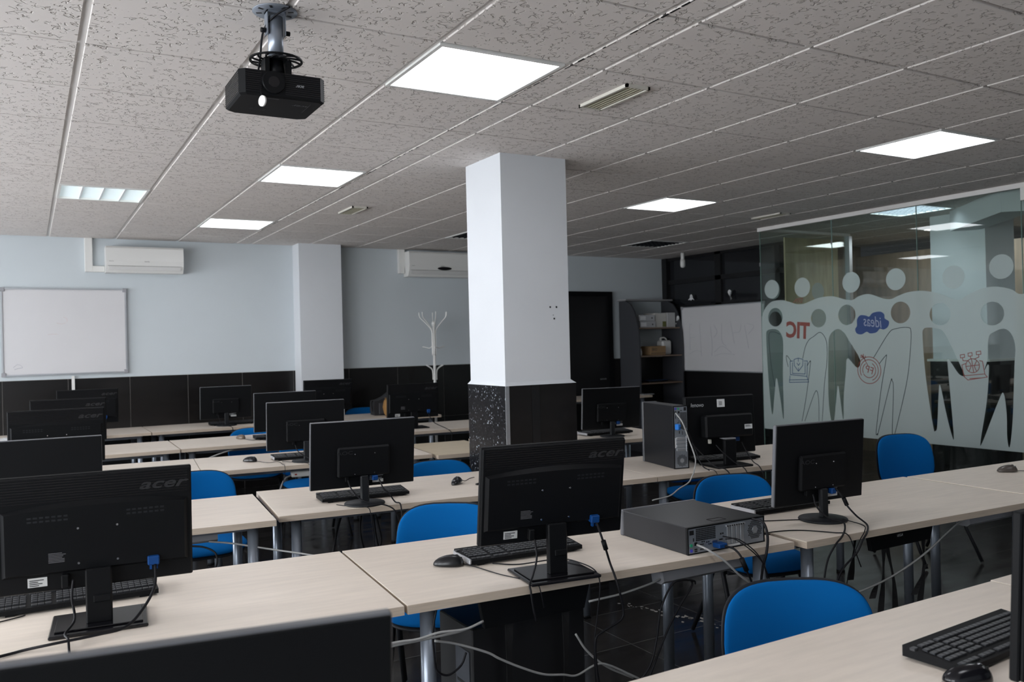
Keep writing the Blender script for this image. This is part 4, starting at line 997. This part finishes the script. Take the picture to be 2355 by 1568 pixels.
# ================================================================ COMPUTERS
def pc(name, label, loc, rot, seed=0):
    """local: rear face at y=0 facing -y, width x 0..0.375, depth y 0..0.4, height z 0..0.098"""
    t = thing(name, label, 'computer', loc, 0, 'desktop computers', rot); W, D, h = .375, .40, .098
    MB().box((0, .004, 0), (W, D-.02, h), bev=.003).build('case', mat('case_paint', (.013, .014, .017), .34, spec=.4), t)
    MB().box((-.003, D-.022, -.001), (W+.003, D, h+.003), bev=.004).build('front_bezel', EDGE, t)
    MB().box((.006, -.002, .004), (W-.005, .006, h-.006)).build('rear_panel', ZINC, t)
    fr = MB(); fr.box((0, -.004, 0), (W, .005, .0035)).box((0, -.004, h-.005), (W, .005, h)).box((0, -.004, .0035), (.004, .005, h-.005)).box((W-.004, -.004, .0035), (W, .005, h-.005)); fr.build('rear_frame', BLK, t)
    g = MB()
    for a in range(13):
        for b in range(7): g.box((.040+a*.0072, -.0026, .046+b*.0064), (.0456+a*.0072, -.0019, .0508+b*.0064))
    g.build('square_grille', DARKW, t)
    hx = MB(); cx, cz = W-.048, .052
    for a in range(-5, 6):
        for b in range(-5, 6):
            px, pz = cx+a*.0068+(.0034 if b % 2 else 0), cz+b*.006
            r = math.hypot(px-cx, pz-cz)
            if .014 < r < .036: hx.cyl((px, -.0026, pz), (px, -.0018, pz), .0026, n=6)
    hx.build('fan_grille', DARKW, t)
    MB().cyl((cx, -.0032, cz), (cx, -.001, cz), .012, n=24).build('fan_hub', ALU, t)
    sl = MB()
    for a in range(4): sl.box((.187+a*.022, -.0045, .016), (.204+a*.022, -.002, .080), bev=.001)
    sl.build('slot_cover', ALU, t)
    lv = MB(); lv.box((.18, -.009, .080), (.275, -.002, .087), bev=.001)
    lv.build('slot_lever', ALU, t)
    sc = MB()
    for a in range(8): sc.box((.184+a*.011, -.0094, .081), (.190+a*.011, -.0089, .086))
    sc.build('lever_slot', DARKW, t)
    p = MB()
    for x, z, w_, q in ((.032, .030, .013, .012), (.032, .014, .013, .005), (.032, .007, .013, .005), (.058, .030, .018, .003), (.058, .012, .018, .004), (.066, .038, .005, .005), (.075, .038, .005, .005), (.088, .034, .005, .005), (.097, .034, .005, .005), (.098, .026, .005, .005), (.106, .026, .005, .005), (.150, .035, .016, .005), (.155, .055, .006, .006), (.165, .055, .006, .006), (.010, .07, .02, .016), (.026, .046, .004, .012)):
        p.box((x, -.0028, z), (x+w_, -.0018, z+q))
    p.build('port', DARKW, t)
    MB().cyl((.017, -.0045, .033), (.017, -.001, .033), .006, n=16).build('green_port', mat('ps2_green', (.02, .30, .16), .4), t)
    MB().cyl((.017, -.0045, .014), (.017, -.001, .014), .006, n=16).build('purple_port', mat('ps2_purple', (.06, .06, .45), .4), t)
    MB().box((.112, -.0045, .030), (.140, -.001, .040), bev=.001).build('serial_port', CHROME, t)
    MB().box((.190, -.0030, .006), (.25, -.0022, .013)).build('service_label', PAPERW, t)
    h1 = MB(); r = .006; h1.box((.155, .03, h-.0005), (.215, .034, h+.0008)).box((.155, .066, h-.0005), (.215, .070, h+.0008)).box((.151, .034, h-.0005), (.155, .066, h+.0008)).box((.215, .034, h-.0005), (.219, .066, h+.0008)); h1.build('lid_handle', BLKG, t)
    return t
pc('desktop_computer', 'flat black computer case lying on the table, its ports facing the camera', (1.830, -.633, DZ+.0005), (0, 0, YAW(-1.0)))
b = thing('desktop_plug_row', 'x', 'plug'); bpy.data.objects.remove(b)
# upright one: rotate about y so height -> x
pc('desktop_computer', 'upright black computer case with a white cable plugged into its rear', (3.125, .935, DZ+.376), (0, YAW(90), YAW(-11)))
# rotated case: local x runs down, local z runs +x
t = thing('desktop_computer', 'black computer hanging in the strap holder under the table', 'computer', (1.03, -.50, 0), 0, 'desktop computers')
MB().box((.0, .0, .10), (.44, .25, .60), bev=.004).build('case', mat('case_black', (.008, .008, .009), .5), t)
MB().box((-.003, .02, .16), (.0, .12, .52)).build('rear_panel', mat('dull_zinc', (.12, .13, .15), .5, metal=.6), t)
g = MB()
for k in range(6): g.box((-.0036, .03, .18+k*.045), (-.0029, .11, .19+k*.045))
g.build('slot', DARKW, t)
def holder(label, x0, x1, y, z0, z1, straps, logo=True, grp='strap holders'):
    t = thing('strap_holder', label, 'computer holder', (0, 0, 0), 0, grp)
    MB().prism([(x0-.01, z1), (x0+.01, z0), (x1-.02, z0), (x1+.01, z1)], y-.01, y+.01, 'y').box((x0, y+.011, z1-.01), (x1, y+.30, z1)).build('panel', BLKM, t)
    if logo: text('logo', 'VEGA', .016, LOGOL, t, ((x0+x1)/2-.02, y-.0105, (z0+z1)/2), (PI/2, 0, 0), shear=.3)
    for P in straps:
        s_ = MB(); pts = smooth_path(P, 5); vs = []
        for i, p in enumerate(pts):
            a = .6*math.sin(i*.5); dx, dy = .015*math.cos(a), .015*math.sin(a)*.6
            for q in (-1, 1):
                for e in (-.001, .001): vs.append((p.x+q*dx, p.y+q*dy+e, p.z))
        fs = []
        for i in range(len(pts)-1):
            o = i*4; fs += [(o, o+2, o+6, o+4), (o+1, o+5, o+7, o+3), (o, o+4, o+5, o+1), (o+2, o+3, o+7, o+6)]
        fs += [(0, 1, 3, 2), (len(vs)-4, len(vs)-2, len(vs)-1, len(vs)-3)]
        s_.add(vs, fs); s_.build('strap', WEB, t)
    return t
holder('dark holder panel gripping a computer under the second-row table', 1.035, 1.447, -.555, .618, .7215, [[(1.14, -.55, .615), (1.14, -.545, .35), (1.15, -.545, .10)], [(1.36, -.55, .615), (1.36, -.545, .35), (1.35, -.545, .10)]], False)
holder('empty black strap holder with straps dangling under the table', 2.771, 3.185, -.665, .636, .7215,
       [[(2.86, -.67, .635), (2.85, -.67, .50), (2.82, -.675, .34), (2.835, -.665, .12)], [(2.90, -.655, .635), (2.94, -.655, .48), (2.945, -.655, .30), (2.955, -.655, .14)],
        [(3.01, -.42, .65), (2.97, -.43, .52), (2.94, -.44, .44)], [(3.145, -.655, .635), (3.14, -.655, .50), (3.11, -.655, .36), (3.09, -.655, .18)], [(3.13, -.675, .53), (3.075, -.685, .48), (3.03, -.685, .42)], [(2.84, -.68, .50), (2.79, -.685, .50), (2.76, -.685, .45)]])
def tray(label, x0, x1, y, z0, z1, m=TRAYM, dy=.07):
    o = MB(); prof = [(y, z1), (y-.006, z0+.012), (y+.01, z0), (y+dy-.01, z0), (y+dy, z1)]; o.prism(prof, x0, x1, 'x')
    t = thing('cable_tray', label, 'cable tray', (0, 0, 0)); o.build('trough', m, t)
    MB().box((x0+.02, y+dy*.4, z1), (x0+.04, y+dy*.6, .7225)).box((x1-.04, y+dy*.4, z1), (x1-.02, y+dy*.6, .7225)).build('mounting_tab', m, t)
tray('grey power tray under the table with the flat computer', 1.735, 2.125, -.61, .655, .700)
tray('grey power tray under the table by the partition', 3.47, 3.90, -.66, .645, .695)
tray('grey power tray above the bright blue seat', .22, .54, 1.09, .648, .688)
t = thing('power_strip', 'white power strip under the fourth-row table edge', 'power strip', (1.325, 2.72, .655), YAW(-4))
MB().box((0, 0, 0), (.26, .05, .038), bev=.006).build('housing', WHITEP, t); MB().box((.02, -.0006, .014), (.035, .001, .024)).build('switch', mat('switch_red', (.4, .05, .03), .4), t)
# backpack and straw hat on last row
t = thing('bag', 'dark bag leaning against the black tiles on the last-row table', 'bag', (3.28, 6.07, DZ+.0005), -.1)
MB().prism([(-.12, 0), (.16, 0), (.16, .29), (.10, .27), (.0, .20), (-.07, .17), (-.125, .16), (-.13, .05)], -.09, .09, 'y').build('body', mat('bag_fabric', (.022, .023, .027), .8, bump=(300, .3)), t)
MB().box((-.075, -.105, .015), (.0, -.091, .14), bev=.006).build('pocket', mat('bag_pocket', (.05, .052, .06), .8), t)
MB().tube(smooth_path([(-.12, -.03, .15), (-.14, -.05, .16), (-.145, -.05, .12), (-.13, -.03, .04)]), .006).build('strap', WEB, t)
t = thing('woven_basket', 'brown woven round basket in front of the dark bag', 'basket', (3.30, 5.82, DZ+.0005), 0)
MB().lathe([(.08, 0), (.10, .03), (.115, .10), (.10, .17), (.085, .19)]).build('body', mat('wicker', (.32, .17, .05), .7, bump=(120, .8)), t)
MB().lathe([(.084, .191), (.092, .194), (.092, .203), (.08, .205)]).build('rim', mat('wicker_dark', (.16, .09, .03), .7), t)
t = thing('bracket_arm', 'grey metal arm resting at the end of the far table', 'bracket', (6.80, 5.80, .801), -.1)
MB().box((0, 0, 0), (.17, .06, .012), bev=.002).build('plate', ALU, t); MB().cyl((.02, .03, .012), (.02, .03, .03), .012).build('knob', BLK, t)
t = thing('paper_stack', 'white papers on the last-row table by the windows', 'papers', (-.42, 5.93, DZ+.0005), .1)
MB().box((0, 0, 0), (.21, .29, .003)).build('sheet', PAPERW, t); MB().box((.04, .02, .0032), (.25, .31, .006)).build('sheet', PAPERW, t)

# ================================================================ CABLES
E_ = .0045
def droop(label, pts, r=.003, m=None): cable('monitor_cable', label, pts, r, m)
# monitor with square base (M2): power (left) and vga (right)
droop('black power cord from the square-based monitor over the table edge', [(1.215, -.60, .885), (1.212, -.615, .83), (1.19, -.625, DZ+.03), (1.17, -.638, DZ+.006), (1.163, -.655, .74), (1.168, -.66, .685), (1.178, -.66, .645)], .0034)
t = thing('monitor_cable', 'black video cable with a ferrite lump curving beside the flat computer', 'cable')
P = [(1.453, -.61, .915), (1.452, -.64, .87), (1.47, -.64, .82), (1.485, -.64, .775), (1.478, -.672, .745), (1.482, -.69, .70), (1.497, -.69, .634), (1.486, -.69, .60), (1.418, -.69, .577), (1.383, -.69, .556), (1.384, -.69, .47), (1.40, -.68, .40)]
MB().tube(smooth_path(P), .0038).build('cord', CABB, t); MB().cyl((1.458, -.641, .856), (1.468, -.641, .826), .0085, n=12).build('ferrite', BLKM, t)
droop('thin black cord lying across the square base and dropping off the table edge', [dk(1.20, -.335, .004), dk(1.27, -.40, .004), dk(1.39, -.47, .02), dk(1.42, -.56, .02), dk(1.42, -.645, .012), (1.418, -.672, .72), (1.405, -.67, .62), (1.39, -.67, .52), (1.40, -.66, .40)], .0022)
# big monitor M1
droop('black power cord falling straight from the large second-row monitor', [(-.10, -.285, .895), (-.105, -.30, .85), (-.10, -.31, .79), (-.125, -.36, DZ+.02), (-.12, -.41, DZ+.018), (-.12, -.455, DZ+.006), (-.12, -.50, .73), (-.12, -.50, .6)], .0034)
droop('thick black cable sweeping from the blue plug across the square stand', [(.112, -.285, .905), (.105, -.32, .85), (.07, -.35, .80), (.02, -.40, DZ+.022), (-.05, -.42, DZ+.020), (-.16, -.42, DZ+.016), (-.24, -.40, DZ+.005), (-.33, -.45, DZ+.005), (-.36, -.50, .72)], .004)
droop('small black cord end by the keyboard of the large monitor', [dk(-.45, -.08), dk(-.34, -.09), dk(-.24, -.06), dk(-.22, -.045)], .002)
# M3
droop('black power cord from the round-based monitor before the column', [(1.14, 1.02, .875), (1.145, .99, .84), (1.18, .96, .79), (1.22, .93, DZ+.02), (1.29, .90, DZ+.005), (1.33, .88, .72), (1.36, .89, .62), (1.38, .95, .50)], .0034)
droop('thin black cord looping past the round stand before the column', [dk(1.10, 1.08), dk(1.13, 1.02), dk(1.17, .96), dk(1.20, .925), (1.21, .90, .72), (1.23, .90, .55), (1.28, .92, .40)], .002)
droop('black video cable with a bend beside the round stand before the column', [(1.29, .99, .870), (1.30, .965, .83), (1.325, .95, .80), (1.35, .94, DZ+.01), (1.36, .90, DZ+.006), (1.355, .87, .72), (1.36, .87, .66), (1.41, .90, .62), (1.46, .98, .55)], .0036)
# M11
t = thing('monitor_cable', 'black video cable with a ferrite lump hanging beyond the round base', 'cable')
P = [(2.744, -.53, .88), (2.75, -.555, .85), (2.765, -.57, .81), (2.76, -.62, .775), (2.72, -.70, DZ+.008), (2.63, -.768, .752), (2.58, -.785, .73), (2.545, -.785, .687), (2.465, -.78, .632), (2.43, -.77, .55), (2.43, -.75, .45)]
MB().tube(smooth_path(P), .0038).build('cord', CABB, t); MB().cyl((2.757, -.560, .842), (2.774, -.562, .810), .0085, n=12).build('ferrite', BLKM, t)
droop('black power cord crossing the round base of the thin monitor', [(2.60, -.535, .87), (2.60, -.555, .82), (2.63, -.59, .775), (2.66, -.63, DZ+.016), (2.60, -.69, DZ+.007), (2.50, -.755, DZ), (2.445, -.77, .73), (2.40, -.77, .68), (2.375, -.77, .60), (2.37, -.76, .48)], .0036)
droop('thin black cord behind the round base of the thin monitor', [dk(2.70, -.60, .016), dk(2.72, -.68), dk(2.64, -.75, .003), (2.57, -.775, .72), (2.52, -.77, .63), (2.50, -.76, .5)], .002)
droop('wavy black cord running from the flat computer to the next table', [dk(2.215, -.66, .03), dk(2.26, -.56, .004), dk(2.36, -.56, .003), dk(2.45, -.60), dk(2.52, -.70), dk(2.545, -.745, 0), (2.56, -.765, .69), (2.60, -.76, .62)], .0022)
droop('thin cord between the bright-edged keyboard and the round base', [dk(2.42, -.36), dk(2.48, -.40), dk(2.56, -.44), dk(2.62, -.47, .003)], .002)
# M8, M4, M6, M9, M10
droop('black cord hanging from the monitor beneath the coat rack', [(3.06, 4.33, .87), (3.08, 4.25, .80), (3.12, 4.08, DZ+.006), (3.135, 4.0, .72), (3.13, 4.0, .62)], .0036)
droop('black cord beside the stand of the monitor behind the shiny mouse', [(1.36, 2.75, .87), (1.37, 2.72, .83), (1.42, 2.70, .79), (1.47, 2.64, DZ+.006), (1.49, 2.60, .72)], .003)
droop('thin black cord arching from the keyboard behind the shiny mouse', [dk(1.30, 2.86), dk(1.33, 2.80), dk(1.39, 2.70), dk(1.41, 2.60, .002), (1.415, 2.59, .70), (1.42, 2.6, .60)], .002)
droop('black cord below the small round-based monitor on the last row', [(1.47, 5.99, .865), (1.475, 5.96, .82), (1.51, 5.90, .765), (1.56, 5.80, DZ+.003), (1.57, 5.775, .72)], .003)
droop('black cord crossing in front of the sticker monitor stand', [(3.36, .83, .885), (3.38, .79, .84), (3.43, .74, .78), (3.455, .70, DZ+.004), (3.46, .675, .72)], .003)
droop('straight black cord under the blue plug of the sticker monitor', [(3.55, .81, .89), (3.555, .78, .84), (3.56, .73, .78), (3.57, .69, DZ+.004), (3.575, .665, .70), (3.575, .67, .6)], .003)
droop('black cords spilling from the upright computer onto the table', [(3.235, .90, .90), (3.27, .86, .84), (3.30, .78, .77), (3.33, .72, DZ+.004), (3.35, .69, .70), (3.37, .69, .62)], .0034)
droop('thin black cord curling behind the upright computer', [(3.235, .91, .86), (3.25, .85, .79), (3.24, .80, DZ+.01), (3.26, .74, DZ+.003), (3.265, .71, .71)], .002)
cable('network_cable', 'white network cable drooping from the upright computer to the floor side', [(3.135, .925, 1.085), (3.14, .87, 1.03), (3.168, .85, .93), (3.15, .78, .83), (3.10, .735, .77), (3.072, .72, .745), (3.04, .72, .707), (2.965, .72, .678), (2.90, .72, .648), (2.80, .75, .63)], .004, CABG)
cable('network_cable', 'grey network cable leaving the flat computer and crossing below the table', [(1.868, -.642, .785), (1.88, -.68, .775), (1.93, -.712, .735), (2.013, -.715, .663), (2.142, -.70, .594), (2.30, -.69, .56)], .004, CABG)
t = thing('video_cable', 'blue plug and black cable on the rear of the upright computer', 'cable')
MB().box((3.125, .895, .985), (3.15, .925, 1.02), bev=.004).build('blue_plug', mat('vga_blue_lit', (.01, .16, .55), .4), t)  # lit copy of the plug blue
MB().tube(smooth_path([(3.14, .896, 1.0), (3.165, .86, .98), (3.20, .86, .92), (3.215, .84, .85), (3.22, .80, .78), (3.23, .75, .755)]), .003).build('cord', CABB, t)
t = thing('video_cable', 'blue plug and black cable at the rear of the flat computer', 'cable')
MB().box((1.945, -.675, .765), (1.985, -.638, .782), bev=.003).build('blue_plug', WINP, t)
MB().tube(smooth_path([(1.97, -.676, .773), (1.99, -.70, .765), (2.0, -.725, .74), (2.02, -.73, .69), (2.06, -.72, .62), (2.09, -.70, .52)]), .004).build('cord', CABB, t)
MB().cyl((2.0, -.727, .735), (2.018, -.732, .69), .009, n=12).build('ferrite', BLKM, t)
cable('power_cable', 'thick black power cord bent from the top rear corner of the flat computer', [(2.14, -.645, .845), (2.15, -.69, .838), (2.15, -.71, .79), (2.13, -.722, .735), (2.122, -.71, .68), (2.117, -.70, .60), (2.12, -.69, .50)], .005)
for k, (a, lab) in enumerate(((0, 'upper thin black usb cord leaving the flat computer'), (.012, 'lower thin black usb cord leaving the flat computer'))):
    cable('usb_cable', lab, [(1.99+a, -.645, .80-a), (2.02+a, -.68, .79), (2.06+a, -.72, .75), (2.10, -.735, .70), (2.13+a, -.73, .62), (2.18+a, -.71, .55)], .0022)
# cables under the tables
cable('network_cable', 'pair of grey cables slung across the table leg, upper one', [(.50, -.66, .662), (.69, -.65, .667), (.775, -.65, .663), (.846, -.65, .669), (.932, -.65, .663), (.999, -.64, .672)], .004, CABG)
cable('network_cable', 'pair of grey cables slung across the table leg, lower one', [(.50, -.655, .655), (.69, -.645, .657), (.775, -.64, .655), (.86, -.64, .655), (.93, -.635, .655), (1.0, -.63, .666)], .004, CABG)
cable('network_cable', 'grey cable running low in front of the hanging computer', [(.84, -.63, .64), (.916, -.62, .613), (1.02, -.62, .566), (1.066, -.62, .536), (1.144, -.62, .492), (1.224, -.62, .454), (1.30, -.62, .436), (1.36, -.61, .418), (1.444, -.60, .432), (1.50, -.60, .418), (1.626, -.60, .345)], .0038, CABG)
cable('network_cable', 'grey cable descending beside the hanging computer', [(1.372, -.59, .546), (1.418, -.59, .479), (1.497, -.59, .411), (1.607, -.59, .349)], .0038, CABG)
cable('network_cable', 'grey cable rising from the holder to the grey power tray', [(1.423, -.60, .649), (1.56, -.60, .652), (1.694, -.60, .667), (1.76, -.59, .68)], .004, CABG)
cable('network_cable', 'long grey cable slung past the empty strap holder', [(2.45, -.68, .47), (2.699, -.70, .501), (2.892, -.70, .532), (3.096, -.70, .592), (3.315, -.70, .684), (3.47, -.68, .70)], .004, CABG)
cable('network_cable', 'grey cable stretching from the tray above the bright blue seat', [(.50, 1.08, .655), (.60, 1.04, .64), (.75, .95, .61), (.90, .80, .59), (1.0, .62, .575)], .0042, CABG)
cable('power_cable', 'black cord looping from the tray above the bright blue seat', [(.42, 1.06, .65), (.47, 1.02, .645), (.51, .98, .62), (.505, .95, .57), (.46, .93, .54), (.38, .92, .52)], .0042)
cable('power_cable', 'black cord loop hanging beside the front leg of the second-row table', [(.866, -.59, .722), (.848, -.60, .66), (.85, -.60, .594), (.858, -.60, .54), (.894, -.60, .516), (.939, -.60, .536), (.958, -.60, .572)], .0035)
cable('power_cable', 'tall black loop hanging from the tray under the flat computer', [(1.84, -.66, .655), (1.824, -.67, .67), (1.76, -.68, .685), (1.715, -.68, .675), (1.665, -.68, .602), (1.643, -.68, .502), (1.612, -.68, .419), (1.56, -.66, .35)], .0035)
cable('power_cable', 'slanting black cord from the tray under the flat computer', [(1.83, -.65, .665), (1.804, -.68, .655), (1.742, -.68, .588), (1.691, -.68, .522), (1.651, -.68, .456), (1.621, -.68, .403), (1.60, -.66, .33)], .0035)
cable('power_cable', 'bundle of black cords under the third-row table, nearer the seam', [(1.18, 1.2, .72), (1.12, 1.15, .6), (1.08, 1.1, .45), (1.10, 1.1, .3)], .006)
cable('power_cable', 'looped black cords hanging under the third-row table', [(1.30, 1.25, .72), (1.26, 1.2, .58), (1.30, 1.2, .45), (1.37, 1.2, .50), (1.36, 1.22, .62), (1.34, 1.25, .72)], .005)
cable('power_cable', 'black cord dropping behind the looped cords of the third row', [(1.34, 1.25, .72), (1.36, 1.22, .5), (1.42, 1.2, .3)], .005)
cable('network_cable', 'white cable arching under the fifth-row table', [(.90, 4.05, .60), (1.0, 4.05, .66), (1.15, 4.1, .70), (1.30, 4.2, .715)], .006, CABG)
cable('network_cable', 'white cable under the fourth row beside the power strip', [(1.33, 2.74, .67), (1.27, 2.70, .65), (1.22, 2.65, .57), (1.20, 2.6, .48)], .006, CABG)
